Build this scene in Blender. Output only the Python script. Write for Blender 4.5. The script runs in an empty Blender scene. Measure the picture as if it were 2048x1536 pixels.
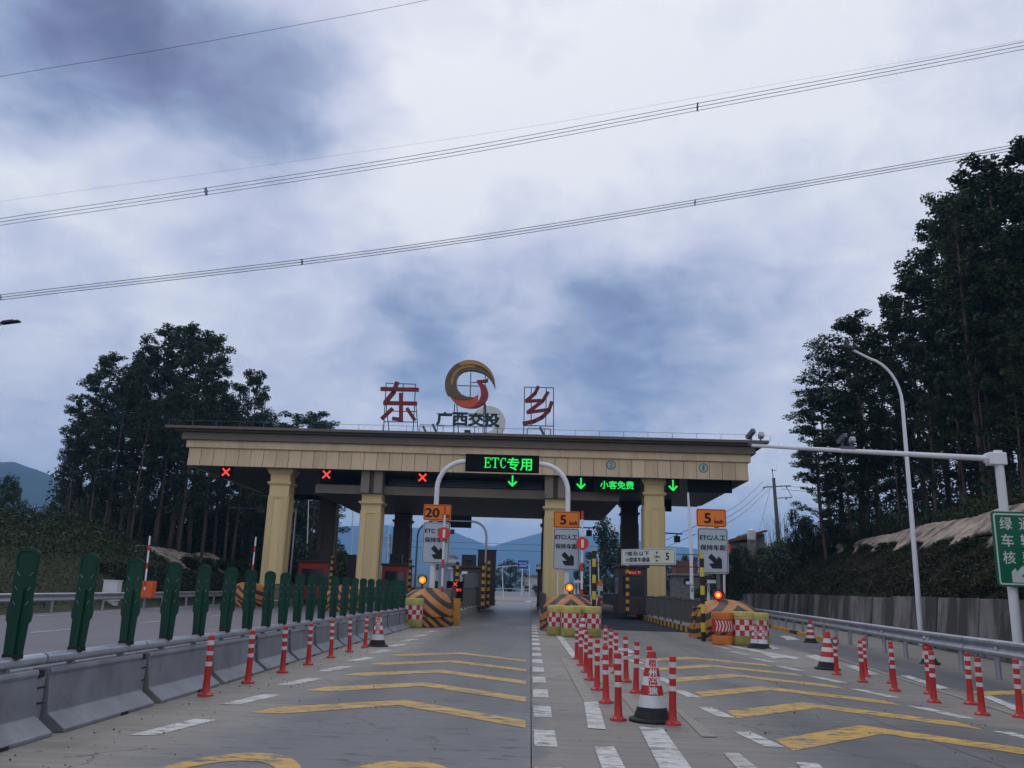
import bpy, math, random
import numpy as np
from mathutils import Vector, Matrix, noise as mnoise

random.seed(7)
C = bpy.context.scene.collection
SC = bpy.context.scene
R = math.radians
PI = math.pi

# ------------------------------------------------------------------ camera
CAM_H, FOC, CX, CY = 1.385, 1700.0, 1024.0, 768.0
PITCH, ROLL, YAW = R(13.93), R(1.82), R(-1.66)
Fv = Vector((math.sin(YAW)*math.cos(PITCH), math.cos(YAW)*math.cos(PITCH), math.sin(PITCH)))
R0 = Vector((math.cos(YAW), -math.sin(YAW), 0)); U0 = R0.cross(Fv)
Rv = math.cos(ROLL)*R0 + math.sin(ROLL)*U0; Uv = Rv.cross(Fv)
cd = bpy.data.cameras.new('camera'); cam = bpy.data.objects.new('camera', cd); C.objects.link(cam)
cd.sensor_width = 36.0; cd.lens = FOC/2048*36; cd.clip_start = 0.1; cd.clip_end = 20000
m = Matrix((Rv, Uv, -Fv)).transposed().to_4x4(); m.translation = Vector((0, 0, CAM_H)); cam.matrix_world = m
SC.camera = cam

# ------------------------------------------------------------------ sky
W = bpy.data.worlds.new('World'); SC.world = W; W.use_nodes = True
SUN_EL, SUN_AZ = R(52), R(-12)          # behind the clouds, ahead of the camera
def dirpx(px, py):
    d = Fv + Rv*(px-CX)/FOC + Uv*(CY-py)/FOC
    return d.normalized()
def build_world():
    nt = W.node_tree; N = nt.nodes; L = nt.links; N.clear()
    out = N.new('ShaderNodeOutputWorld')
    sky = N.new('ShaderNodeTexSky'); sky.sky_type = 'NISHITA'; sky.sun_disc = False
    sky.sun_elevation = SUN_EL; sky.sun_rotation = SUN_AZ; sky.air_density = 1.3; sky.dust_density = 2.0
    b1 = N.new('ShaderNodeBackground'); b1.inputs[1].default_value = 0.1; L.new(sky.outputs[0], b1.inputs[0])
    tc = N.new('ShaderNodeTexCoord')
    def vm(op, a, b=None, out_i=0):
        n = N.new('ShaderNodeVectorMath'); n.operation = op
        for i, v in enumerate((a, b)):
            if v is None: continue
            if isinstance(v, (tuple, Vector)): n.inputs[i].default_value = tuple(v)
            else: L.new(v, n.inputs[i])
        return n.outputs[out_i]
    def mt(op, a, b=0.0, clamp=False):
        n = N.new('ShaderNodeMath'); n.operation = op; n.use_clamp = clamp
        for i, v in enumerate((a, b)):
            if isinstance(v, (int, float)): n.inputs[i].default_value = v
            else: L.new(v, n.inputs[i])
        return n.outputs[0]
    d0 = tc.outputs['Generated']
    # cloud layer: direction projected on a plane overhead
    sep = N.new('ShaderNodeSeparateXYZ'); L.new(d0, sep.inputs[0])
    zz = mt('ADD', mt('MAXIMUM', sep.outputs[2], 0.0), 0.35)
    cmb = N.new('ShaderNodeCombineXYZ')
    L.new(mt('DIVIDE', sep.outputs[0], zz), cmb.inputs[0]); L.new(mt('DIVIDE', sep.outputs[1], zz), cmb.inputs[1])
    def noise(vec, scale, detail, rough=0.55, dist=0.0):
        n = N.new('ShaderNodeTexNoise'); n.inputs['Scale'].default_value = scale
        n.inputs['Detail'].default_value = detail; n.inputs['Roughness'].default_value = rough
        n.inputs['Distortion'].default_value = dist
        L.new(vec, n.inputs['Vector']); return n
    nA = noise(cmb.outputs[0], 1.7, 7, 0.5, 0.25)
    nB = noise(cmb.outputs[0], 4.6, 9, 0.60, 0.5)
    nC = noise(cmb.outputs[0], 13.0, 8, 0.62, 0.6)
    warp = noise(cmb.outputs[0], 3.0, 4, 0.5)
    wv = vm('SUBTRACT', warp.outputs['Color'], (0.5, 0.5, 0.5))
    wv2 = N.new('ShaderNodeVectorMath'); wv2.operation = 'SCALE'; L.new(wv, wv2.inputs[0]); wv2.inputs['Scale'].default_value = 0.24
    dw = vm('NORMALIZE', vm('ADD', d0, wv2.outputs[0]))
    val = mt('ADD', mt('MULTIPLY', nA.outputs['Fac'], 0.55), mt('MULTIPLY', nB.outputs['Fac'], 0.62))
    val = mt('ADD', mt('ADD', val, mt('MULTIPLY', nC.outputs['Fac'], 0.34)), 0.0)
    # banks of thick and thin cloud: (pixel of the bank, radius in degrees, how much brighter or darker)
    banks = [(330,210,9,-.40),(560,130,8,-.22),(60,50,9,-.34),(240,60,8,-.12),(700,230,5,-.15),(700,640,9,-.20),(1060,690,10,-.25),(880,600,6,-.12),(1330,730,8,-.17),
             (440,600,6,-.12),(120,720,6,-.22),(60,860,6,-.12),(1700,540,8,-.12),(1480,480,7,-.08),(1250,560,7,-.08),(1230,770,8,-.14),
             (60,250,7,.20),(250,330,7,.18),(860,290,6,.18),(940,400,9,.10),(500,470,10,.14),(1100,420,12,.08),(1400,260,12,.14),
             (1650,80,14,.12),(1900,250,14,.10),(1050,100,10,.06),(1930,650,9,.06),(1560,820,7,.10),(1000,1050,6,.12),(30,660,5,.18),(60,800,4,.12),(780,90,8,.05)]
    for px, py, rad, w in banks:
        dt = vm('DOT_PRODUCT', dw, dirpx(px, py), 1)
        mr = N.new('ShaderNodeMapRange'); mr.interpolation_type = 'SMOOTHERSTEP'
        mr.inputs['From Min'].default_value = math.cos(R(rad*1.25)); mr.inputs['From Max'].default_value = 1.0
        mr.inputs['To Min'].default_value = 0.0; mr.inputs['To Max'].default_value = w*(0.82 if w < 0 else 0.8)
        L.new(dt, mr.inputs['Value']); val = mt('ADD', val, mr.outputs[0])
    cr = N.new('ShaderNodeValToRGB'); e = cr.color_ramp.elements
    e[0].position = 0.0; e[0].color = (0.10, 0.12, 0.25, 1)
    e[1].position = 0.95; e[1].color = (0.94, 0.95, 0.99, 1)
    for p, c in ((0.19, (0.19, 0.215, 0.39, 1)), (0.34, (0.28, 0.35, 0.54, 1)), (0.48, (0.44, 0.50, 0.68, 1)), (0.60, (0.60, 0.63, 0.80, 1)), (0.74, (0.74, 0.76, 0.89, 1))):
        k = e.new(p); k.color = c
    L.new(val, cr.inputs[0])
    b2 = N.new('ShaderNodeBackground'); L.new(cr.outputs[0], b2.inputs[0]); b2.inputs[1].default_value = 1.0
    mx = N.new('ShaderNodeMixShader'); mx.inputs[0].default_value = 0.93
    L.new(b1.outputs[0], mx.inputs[1]); L.new(b2.outputs[0], mx.inputs[2]); L.new(mx.outputs[0], out.inputs[0])
build_world()
sd = bpy.data.lights.new('sun', 'SUN'); sd.energy = 0.55; sd.angle = R(30); sd.color = (1.0, 0.96, 0.9)
sun = bpy.data.objects.new('sun', sd); C.objects.link(sun)
sun.rotation_euler = Vector((-math.sin(SUN_AZ)*-math.cos(SUN_EL), math.cos(SUN_AZ)*math.cos(SUN_EL), math.sin(SUN_EL))).to_track_quat('Z', 'Y').to_euler()
SC.view_settings.view_transform = 'Standard'; SC.view_settings.look = 'None'
SC.view_settings.exposure = 0.0; SC.view_settings.gamma = 1.0
try: SC.view_settings.use_curve_mapping = False
except Exception: pass
SC.cycles.use_denoising = True
SC.cycles.max_bounces = 6; SC.cycles.volume_bounces = 1; SC.cycles.transparent_max_bounces = 8

# ------------------------------------------------------------------ ground level and picture measurements
def zg(Y):
    if Y < 14: return 0.0
    if Y < 26: return 0.009*(Y-14)**2/24
    return 0.009*(min(Y, 165)-20)
def ray(px, py): return Fv + Rv*(px-CX)/FOC + Uv*(CY-py)/FOC
def at(px, py, Y):
    d = ray(px, py); k = Y/d.y; return Vector((d.x*k, Y, CAM_H+d.z*k))
def g(px, py):
    d = ray(px, py); Y = 3.0
    while Y < 400 and CAM_H+d.z*Y/d.y > zg(Y): Y += 0.04
    return Vector((d.x*Y/d.y, Y, zg(Y)))

# ------------------------------------------------------------------ materials
def _nodes(name):
    mt = bpy.data.materials.new(name); mt.use_nodes = True
    nt = mt.node_tree; return mt, nt, nt.nodes, nt.links, nt.nodes['Principled BSDF']
def mat(name, col, rough=0.6, metal=0.0, var=0.12, scale=3.0, bump=0.0, bscale=40.0, dirt=0.0, dirtcol=(0.05,0.045,0.04), spec=0.4, rnd=0.05, streak=False):
    mt, nt, N, L, P = _nodes(name)
    P.inputs['Roughness'].default_value = rough; P.inputs['Metallic'].default_value = metal
    P.inputs['Specular IOR Level'].default_value = spec
    tc = N.new('ShaderNodeTexCoord'); oi = N.new('ShaderNodeObjectInfo')
    add = N.new('ShaderNodeVectorMath'); add.operation = 'ADD'; L.new(tc.outputs['Object'], add.inputs[0])
    sc_ = N.new('ShaderNodeMath'); sc_.operation = 'MULTIPLY'; sc_.inputs[1].default_value = 37.0
    L.new(oi.outputs['Random'], sc_.inputs[0]); L.new(sc_.outputs[0], add.inputs[1])
    mp = N.new('ShaderNodeMapping'); L.new(add.outputs[0], mp.inputs[0])
    if streak: mp.inputs['Scale'].default_value = (1, 1, 0.12)
    n = N.new('ShaderNodeTexNoise'); n.inputs['Scale'].default_value = scale; n.inputs['Detail'].default_value = 6
    n.inputs['Roughness'].default_value = 0.6; L.new(mp.outputs[0], n.inputs['Vector'])
    mr = N.new('ShaderNodeMapRange'); mr.inputs['From Min'].default_value = 0.3; mr.inputs['From Max'].default_value = 0.7
    mr.inputs['To Min'].default_value = 1-var; mr.inputs['To Max'].default_value = 1+var
    L.new(n.outputs['Fac'], mr.inputs['Value'])
    mr2 = N.new('ShaderNodeMapRange'); mr2.inputs['To Min'].default_value = 1-rnd; mr2.inputs['To Max'].default_value = 1+rnd
    L.new(oi.outputs['Random'], mr2.inputs['Value'])
    mu = N.new('ShaderNodeMath'); mu.operation = 'MULTIPLY'; L.new(mr.outputs[0], mu.inputs[0]); L.new(mr2.outputs[0], mu.inputs[1])
    vs = N.new('ShaderNodeVectorMath'); vs.operation = 'SCALE'; vs.inputs[0].default_value = col[:3]; L.new(mu.outputs[0], vs.inputs['Scale'])
    last = vs.outputs[0]
    if dirt > 0:
        n2 = N.new('ShaderNodeTexNoise'); n2.inputs['Scale'].default_value = scale*0.6; n2.inputs['Detail'].default_value = 8
        n2.inputs['Roughness'].default_value = 0.7; L.new(mp.outputs[0], n2.inputs['Vector'])
        r2 = N.new('ShaderNodeMapRange'); r2.inputs['From Min'].default_value = 0.48; r2.inputs['From Max'].default_value = 0.72
        r2.inputs['To Max'].default_value = dirt; L.new(n2.outputs['Fac'], r2.inputs['Value'])
        mx = N.new('ShaderNodeMix'); mx.data_type = 'RGBA'; L.new(r2.outputs[0], mx.inputs['Factor'])
        L.new(last, mx.inputs[6]); mx.inputs[7].default_value = (*dirtcol, 1); last = mx.outputs[2]
    L.new(last, P.inputs['Base Color'])
    if bump > 0:
        n3 = N.new('ShaderNodeTexNoise'); n3.inputs['Scale'].default_value = bscale; n3.inputs['Detail'].default_value = 5
        L.new(mp.outputs[0], n3.inputs['Vector'])
        b = N.new('ShaderNodeBump'); b.inputs['Strength'].default_value = bump; b.inputs['Distance'].default_value = 0.02
        L.new(n3.outputs['Fac'], b.inputs['Height']); L.new(b.outputs[0], P.inputs['Normal'])
    return mt
def emit(name, col, s=1.0):
    mt, nt, N, L, P = _nodes(name)
    P.inputs['Base Color'].default_value = (0.01, 0.01, 0.01, 1)
    P.inputs['Emission Color'].default_value = (*col, 1); P.inputs['Emission Strength'].default_value = s
    tc = N.new('ShaderNodeTexCoord'); n = N.new('ShaderNodeTexNoise'); n.inputs['Scale'].default_value = 25
    L.new(tc.outputs['Object'], n.inputs['Vector'])
    mr = N.new('ShaderNodeMapRange'); mr.inputs['To Min'].default_value = s*0.7; mr.inputs['To Max'].default_value = s*1.3
    L.new(n.outputs['Fac'], mr.inputs['Value']); L.new(mr.outputs[0], P.inputs['Emission Strength'])
    return mt
def leafmat(name, dark, light, brown=None):
    mt, nt, N, L, P = _nodes(name)
    P.inputs['Roughness'].default_value = 0.55; P.inputs['Specular IOR Level'].default_value = 0.25
    ge = N.new('ShaderNodeNewGeometry'); cr = N.new('ShaderNodeValToRGB'); e = cr.color_ramp.elements
    e[0].color = (*dark, 1); e[1].color = (*light, 1)
    if brown:
        k = e.new(0.86); k.color = (*light, 1); e[2].color = (*brown, 1)
    tc = N.new('ShaderNodeTexCoord'); n = N.new('ShaderNodeTexNoise'); n.inputs['Scale'].default_value = 0.9; n.inputs['Detail'].default_value = 3
    L.new(tc.outputs['Object'], n.inputs['Vector'])
    m1 = N.new('ShaderNodeMath'); m1.operation = 'MULTIPLY'; m1.inputs[1].default_value = 0.55; L.new(ge.outputs['Random Per Island'], m1.inputs[0])
    m2 = N.new('ShaderNodeMath'); m2.operation = 'MULTIPLY_ADD'; m2.inputs[1].default_value = 0.9; L.new(n.outputs['Fac'], m2.inputs[0]); L.new(m1.outputs[0], m2.inputs[2])
    m3 = N.new('ShaderNodeMath'); m3.operation = 'SUBTRACT'; m3.inputs[1].default_value = 0.25; L.new(m2.outputs[0], m3.inputs[0])
    L.new(m3.outputs[0], cr.inputs[0]); L.new(cr.outputs[0], P.inputs['Base Color'])
    tr = N.new('ShaderNodeBsdfTranslucent'); L.new(cr.outputs[0], tr.inputs[0])
    mx = N.new('ShaderNodeMixShader'); mx.inputs[0].default_value = 0.18
    L.new(P.outputs[0], mx.inputs[1]); L.new(tr.outputs[0], mx.inputs[2]); L.new(mx.outputs[0], N['Material Output'].inputs[0])
    return mt

M = {}
M['beige'] = mat('beige_stone_paint', (0.68,0.54,0.345), 0.7, var=0.10, scale=1.2, bump=0.1, rnd=0.07, dirt=0.35, dirtcol=(0.22,0.175,0.12), streak=True)
M['column'] = mat('yellow_beige_paint', (0.68,0.535,0.27), 0.65, var=0.06, scale=0.8, bump=0.08, dirt=0.32, dirtcol=(0.22,0.17,0.10), streak=True)
M['brown'] = mat('brown_stone', (0.21,0.175,0.14), 0.7, var=0.10, scale=1.0, bump=0.05)
M['brown2'] = mat('dark_brown_metal', (0.13,0.105,0.085), 0.55, var=0.12, scale=1.0)
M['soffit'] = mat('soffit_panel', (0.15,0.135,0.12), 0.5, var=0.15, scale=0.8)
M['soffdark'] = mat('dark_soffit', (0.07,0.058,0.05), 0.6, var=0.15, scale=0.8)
M['black'] = mat('black_plastic', (0.015,0.015,0.018), 0.45, var=0.2)
M['ledboard'] = mat('led_board_face', (0.006,0.007,0.008), 0.7, var=0.3, spec=0.1)
M['white'] = mat('white_paint', (0.72,0.74,0.78), 0.45, var=0.05, scale=2, dirt=0.15, dirtcol=(0.3,0.28,0.25))
M['galv'] = mat('galvanised_steel', (0.36,0.38,0.42), 0.42, 0.55, var=0.18, scale=4, bump=0.05, dirt=0.25, dirtcol=(0.18,0.17,0.16))
M['steel'] = mat('grey_painted_steel', (0.215,0.23,0.26), 0.55, 0.15, var=0.2, scale=2.2, bump=0.08, dirt=0.6, dirtcol=(0.095,0.088,0.08))
M['pipe'] = mat('pipe_steel', (0.42,0.46,0.52), 0.35, 0.5, var=0.12, scale=5, dirt=0.3, dirtcol=(0.15,0.14,0.13))
M['greenboard'] = mat('dark_green_plastic', (0.003,0.048,0.029), 0.5, var=0.15, scale=3, dirt=0.2, dirtcol=(0.03,0.05,0.04), spec=0.3)
M['red'] = mat('red_plastic', (0.46,0.026,0.022), 0.42, var=0.12, scale=5, dirt=0.18, dirtcol=(0.2,0.08,0.05), rnd=0.1)
M['refl'] = mat('reflective_white', (0.62,0.58,0.60), 0.4, var=0.12, scale=10, dirt=0.25, dirtcol=(0.3,0.25,0.22))
M['white_refl'] = mat('cone_white', (0.62,0.66,0.68), 0.4, var=0.06, scale=8, dirt=0.15, dirtcol=(0.3,0.3,0.3))
M['rubber'] = mat('black_rubber', (0.012,0.012,0.014), 0.7, var=0.3, scale=9, dirt=0.3, dirtcol=(0.06,0.055,0.05))
M['signorange'] = mat('sign_orange', (0.80,0.20,0.012), 0.5, var=0.05)
M['signwhite'] = mat('sign_grey_white', (0.42,0.50,0.56), 0.5, var=0.04)
M['signpale'] = mat('sign_pale', (0.58,0.62,0.60), 0.5, var=0.05)
M['signgreen'] = mat('sign_green', (0.0,0.13,0.06), 0.45, var=0.05)
M['signblue'] = mat('sign_blue', (0.01,0.05,0.42), 0.5, var=0.05)
M['ink'] = mat('black_ink', (0.01,0.01,0.012), 0.6, var=0.1)
M['inkred'] = mat('red_ink', (0.55,0.04,0.03), 0.6, var=0.1)
M['pale_yellow'] = mat('pale_yellow_print', (0.70,0.66,0.20), 0.5, var=0.08)
M['letter_red'] = mat('letter_dark_red', (0.17,0.012,0.010), 0.5, var=0.12, scale=2)
M['letter_green'] = mat('letter_dark_green', (0.005,0.026,0.02), 0.5, var=0.15)
M['gold'] = mat('bronze_gold', (0.34,0.19,0.06), 0.4, 0.25, var=0.2, scale=1.5)
M['golddark'] = mat('dark_bronze', (0.12,0.085,0.05), 0.4, 0.3, var=0.25, scale=1.5)
M['logored'] = mat('emblem_red', (0.60,0.09,0.03), 0.4, var=0.2, scale=1)
M['logodark'] = mat('emblem_dark_red', (0.28,0.02,0.015), 0.4, var=0.2, scale=1)
M['frame'] = mat('frame_steel', (0.10,0.11,0.14), 0.5, 0.4, var=0.2)
M['concrete'] = mat('kerb_concrete', (0.24,0.235,0.22), 0.85, var=0.2, scale=3, bump=0.3, dirt=0.4, dirtcol=(0.1,0.095,0.085))
M['railing'] = mat('railing_paint', (0.10,0.095,0.09), 0.5, var=0.15)
M['kerbyellow'] = mat('kerb_yellow', (0.58,0.30,0.03), 0.7, var=0.2, scale=4, dirt=0.5, dirtcol=(0.15,0.1,0.05))
M['kerbblack'] = mat('kerb_black', (0.04,0.035,0.03), 0.7, var=0.2, scale=4, dirt=0.4, dirtcol=(0.12,0.09,0.06))
M['poleyellow'] = mat('pole_yellow', (0.60,0.50,0.05), 0.5, var=0.1)
M['barrel'] = mat('barrel_yellow_green', (0.33,0.31,0.085), 0.5, var=0.22, scale=4, dirt=0.55, dirtcol=(0.17,0.16,0.05), rnd=0.12)
M['barreltop'] = mat('barrel_top', (0.50,0.45,0.13), 0.5, var=0.2, scale=5, dirt=0.35, dirtcol=(0.3,0.25,0.08))
M['barrelorange'] = mat('barrel_orange', (0.60,0.17,0.03), 0.5, var=0.15, scale=4, dirt=0.4, dirtcol=(0.25,0.09,0.03))
M['checkred'] = mat('checker_red', (0.52,0.022,0.03), 0.4, var=0.08)
M['checkwhite'] = mat('checker_white', (0.60,0.60,0.57), 0.4, var=0.08)
M['boothred'] = mat('booth_red', (0.36,0.035,0.02), 0.5, var=0.15, scale=1.5)
M['boothdark'] = mat('booth_dark', (0.05,0.035,0.035), 0.5, var=0.2, scale=1.5)
M['housingorange'] = mat('housing_orange', (0.75,0.12,0.02), 0.5, var=0.1)
M['glass'] = mat('dark_glass', (0.02,0.03,0.04), 0.12, var=0.2, spec=0.8)
M['glasspale'] = mat('pale_glass', (0.20,0.27,0.33), 0.2, var=0.2, spec=0.8)
M['trunk'] = mat('eucalyptus_bark', (0.085,0.06,0.048), 0.9, var=0.35, scale=3, bump=0.3, streak=True)
M['branch'] = mat('branch_bark', (0.05,0.04,0.032), 0.9, var=0.3)
M['leafA'] = leafmat('leaf_eucalyptus', (0.006,0.013,0.006), (0.042,0.075,0.022))
M['leafB'] = leafmat('leaf_broad', (0.008,0.018,0.008), (0.042,0.08,0.022))
M['leafC'] = leafmat('leaf_shrub', (0.007,0.014,0.005), (0.042,0.068,0.014))
M['brush'] = leafmat('leaf_brush', (0.006,0.008,0.004), (0.026,0.032,0.012), (0.045,0.026,0.019))
M['grassblade'] = leafmat('leaf_grass', (0.012,0.020,0.005), (0.050,0.088,0.013))
M['reed'] = mat('dry_reed', (0.10,0.11,0.06), 0.9, var=0.2)
M['wire'] = mat('wire_aluminium', (0.05,0.055,0.08), 0.6, 0.2, var=0.1)
M['polegrey'] = mat('concrete_pole', (0.14,0.14,0.15), 0.8, var=0.15, scale=2)
M['rooftile'] = mat('roof_tile', (0.17,0.07,0.045), 0.8, var=0.25, scale=6)
M['oldwall'] = mat('old_wall', (0.20,0.19,0.18), 0.9, var=0.3, scale=2, dirt=0.4, dirtcol=(0.05,0.05,0.045))
M['whitewall'] = mat('white_wall', (0.55,0.57,0.60), 0.8, var=0.12, scale=1.5, dirt=0.3, dirtcol=(0.25,0.25,0.25))
M['shirtwhite'] = M['white']
M['armred'] = mat('arm_red', (0.60,0.04,0.03), 0.45, var=0.08)
M['ledgreen'] = emit('led_green', (0.015,0.95,0.12), 0.95)
M['ledred'] = emit('led_red', (1.0,0.06,0.035), 1.1)
M['ledamber'] = emit('led_amber', (1.0,0.20,0.01), 1.6)
M['ledcore'] = emit('led_amber_core', (1.0,0.42,0.03), 2.0)
M['teal'] = mat('teal_print', (0.03,0.20,0.24), 0.6, var=0.1)
M['palepaint'] = mat('pale_print', (0.42,0.50,0.46), 0.6, var=0.08)

def concrete_wall_mat(name, col, joint=0):
    mt, nt, N, L, P = _nodes(name); P.inputs['Roughness'].default_value = 0.9
    tc = N.new('ShaderNodeTexCoord'); oi = N.new('ShaderNodeObjectInfo')
    ge = N.new('ShaderNodeNewGeometry')
    mp = N.new('ShaderNodeMapping'); mp.inputs['Scale'].default_value = (0.55, 0.55, 0.13) if not joint else (0.9, 0.9, 0.35); L.new(ge.outputs['Position'], mp.inputs[0])
    n1 = N.new('ShaderNodeTexNoise'); n1.inputs['Scale'].default_value = 1.3; n1.inputs['Detail'].default_value = 8; n1.inputs['Roughness'].default_value = 0.65
    L.new(mp.outputs[0], n1.inputs['Vector'])
    n2 = N.new('ShaderNodeTexNoise'); n2.inputs['Scale'].default_value = 0.9; n2.inputs['Detail'].default_value = 9; n2.inputs['Roughness'].default_value = 0.7
    L.new(ge.outputs['Position'], n2.inputs['Vector'])
    r1 = N.new('ShaderNodeMapRange'); r1.inputs['From Min'].default_value = 0.43; r1.inputs['From Max'].default_value = 0.54 if not joint else 0.62; r1.inputs['To Max'].default_value = 0.88; L.new(n1.outputs['Fac'], r1.inputs['Value'])
    r2 = N.new('ShaderNodeMapRange'); r2.inputs['From Min'].default_value = 0.3; r2.inputs['From Max'].default_value = 0.7
    r2.inputs['To Min'].default_value = 0.7; r2.inputs['To Max'].default_value = 1.25; L.new(n2.outputs['Fac'], r2.inputs['Value'])
    vs = N.new('ShaderNodeVectorMath'); vs.operation = 'SCALE'; vs.inputs[0].default_value = col; L.new(r2.outputs[0], vs.inputs['Scale'])
    mx = N.new('ShaderNodeMix'); mx.data_type = 'RGBA'; L.new(r1.outputs[0], mx.inputs['Factor']); L.new(vs.outputs[0], mx.inputs[6]); mx.inputs[7].default_value = (0.025, 0.023, 0.018, 1)
    L.new(mx.outputs[2], P.inputs['Base Color'])
    b = N.new('ShaderNodeBump'); b.inputs['Strength'].default_value = 0.5; b.inputs['Distance'].default_value = 0.06; L.new(n2.outputs['Fac'], b.inputs['Height']); L.new(b.outputs[0], P.inputs['Normal'])
    return mt
M['retwall'] = concrete_wall_mat('stained_retaining_concrete', (0.175,0.165,0.163))
M['rearcol'] = mat('rear_column_brown', (0.10,0.08,0.062), 0.7, var=0.12, scale=1.0)  # darker brown than the front columns
M['facing'] = concrete_wall_mat('sprayed_concrete', (0.36,0.285,0.225), 1)

def road_mat(name, paint=None):
    """Weathered concrete; with paint=colour the same surface under worn road paint."""
    mt, nt, N, L, P = _nodes(name)
    ge = N.new('ShaderNodeNewGeometry'); oi = N.new('ShaderNodeObjectInfo')
    pos = ge.outputs['Position']; sep = N.new('ShaderNodeSeparateXYZ'); L.new(pos, sep.inputs[0])
    X, Yc = sep.outputs[0], sep.outputs[1]
    def mth(op, a, b=0.0, c=None, clamp=False):
        n = N.new('ShaderNodeMath'); n.operation = op; n.use_clamp = clamp
        for i, v in enumerate((a, b, c)):
            if v is None: continue
            if isinstance(v, (int, float)): n.inputs[i].default_value = v
            else: L.new(v, n.inputs[i])
        return n.outputs[0]
    def ns(scale, det, rough=0.6, sx=1, sy=1):
        mp = N.new('ShaderNodeMapping'); mp.inputs['Scale'].default_value = (sx, sy, 1); L.new(pos, mp.inputs[0])
        n = N.new('ShaderNodeTexNoise'); n.inputs['Scale'].default_value = scale; n.inputs['Detail'].default_value = det; n.inputs['Roughness'].default_value = rough
        L.new(mp.outputs[0], n.inputs['Vector']); return n.outputs['Fac']
    def ss(v, a, b, lo=0.0, hi=1.0):
        r = N.new('ShaderNodeMapRange'); r.interpolation_type = 'SMOOTHSTEP'
        for k, x in (('From Min', a), ('From Max', b), ('To Min', lo), ('To Max', hi)): r.inputs[k].default_value = x
        L.new(v, r.inputs['Value']); return r.outputs[0]
    def mixc(f, a, b):
        n = N.new('ShaderNodeMix'); n.data_type = 'RGBA'
        if isinstance(f, (int, float)): n.inputs['Factor'].default_value = f
        else: L.new(f, n.inputs['Factor'])
        for i, v in ((6, a), (7, b)):
            if isinstance(v, tuple): n.inputs[i].default_value = (*v, 1)
            else: L.new(v, n.inputs[i])
        return n.outputs[2]
    wob = mth('MULTIPLY_ADD', ns(0.5, 3), 0.9, -0.45); Xw = mth('ADD', X, wob)
    # driven lanes are polished darker and bluer than the dusty shoulders
    laneL = mth('MULTIPLY', ss(Xw, -3.5, -2.4), ss(Xw, 0.25, 0.0))
    laneR = mth('MULTIPLY', ss(Xw, 2.0, 3.0), ss(Xw, 6.2, 5.2))
    lane1 = mth('MULTIPLY', ss(mth('SUBTRACT', X, mth('MULTIPLY', Yc, 0.035)), 6.75, 7.2), ss(mth('SUBTRACT', X, mth('MULTIPLY', Yc, 0.10)), 8.0, 7.0))
    dust = mixc(ns(0.7, 8, 0.65), (0.29,0.27,0.235), (0.155,0.145,0.130))
    polished = mixc(ns(0.9, 8, 0.6, 1, 0.45), (0.145,0.15,0.158), (0.066,0.070,0.078))
    colr = mixc(mth('MULTIPLY', laneL, 0.85), dust, polished)
    colr = mixc(mth('MULTIPLY', laneR, 0.7), colr, polished)
    colr = mixc(mth('MULTIPLY', lane1, 0.9), colr, mixc(ns(1.2, 6), (0.085,0.095,0.11), (0.06,0.065,0.078)))
    # cross grooves brushed in the concrete
    gro = ss(ns(1.0, 5, 0.7, 0.10, 7.0), 0.42, 0.62)
    colr = mixc(mth('MULTIPLY', gro, 0.28), colr, (0.075,0.075,0.08))
    gro2 = ss(ns(1.0, 3, 0.6, 0.06, 2.2), 0.60, 0.72)
    colr = mixc(mth('MULTIPLY', gro2, 0.30), colr, (0.30,0.28,0.25))
    # worn dark flakes, mostly in the left lane
    fl = ns(3.4, 5, 0.62, 0.7, 2.6); fl = ss(fl, 0.585, 0.615)
    colr = mixc(mth('MULTIPLY', mth('MULTIPLY', fl, laneL), 0.85), colr, (0.03,0.03,0.034))
    fl2 = ss(ns(7.0, 4, 0.6), 0.655, 0.70); colr = mixc(mth('MULTIPLY', fl2, 0.7), colr, (0.05,0.045,0.04))
    # tyre rubber laid down through the gates
    tr = mth('MULTIPLY', ss(Yc, 24, 38), ss(Yc, 66, 48)); gate = mth('MULTIPLY', ss(ns(0.35, 4, 0.6, 1.2, 0.35), 0.36, 0.56), tr)
    colr = mixc(mth('MULTIPLY', mth('MULTIPLY', gate, laneL), 0.75), colr, (0.035,0.037,0.045))
    # wheel tracks and blotches
    trk = mth('ADD', ss(mth('ABSOLUTE', mth('ADD', Xw, 2.35)), 0.5, 0.1), ss(mth('ABSOLUTE', mth('ADD', Xw, 0.75)), 0.5, 0.1), None, True)
    trk = mth('ADD', trk, mth('ADD', ss(mth('ABSOLUTE', mth('ADD', Xw, -3.3)), 0.45, 0.1), ss(mth('ABSOLUTE', mth('ADD', Xw, -4.9)), 0.45, 0.1)), None, True)
    colr = mixc(mth('MULTIPLY', trk, mth('MULTIPLY', ss(ns(0.5, 5, 0.65, 1, 0.4), 0.35, 0.6), 0.42)), colr, (0.055,0.056,0.06))
    colr = mixc(mth('MULTIPLY', ss(ns(1.3, 7, 0.7), 0.50, 0.68), 0.35), colr, (0.085,0.08,0.075))
    obr = N.new('ShaderNodeMapRange'); obr.inputs['To Min'].default_value = 0.88; obr.inputs['To Max'].default_value = 1.12; L.new(oi.outputs['Random'], obr.inputs['Value'])
    vs = N.new('ShaderNodeVectorMath'); vs.operation = 'SCALE'; L.new(colr, vs.inputs[0]); L.new(obr.outputs[0], vs.inputs['Scale'])
    fin = vs.outputs[0]
    # hairline cracks
    vo = N.new('ShaderNodeTexVoronoi'); vo.feature = 'DISTANCE_TO_EDGE'; vo.inputs['Scale'].default_value = 0.30
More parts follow.
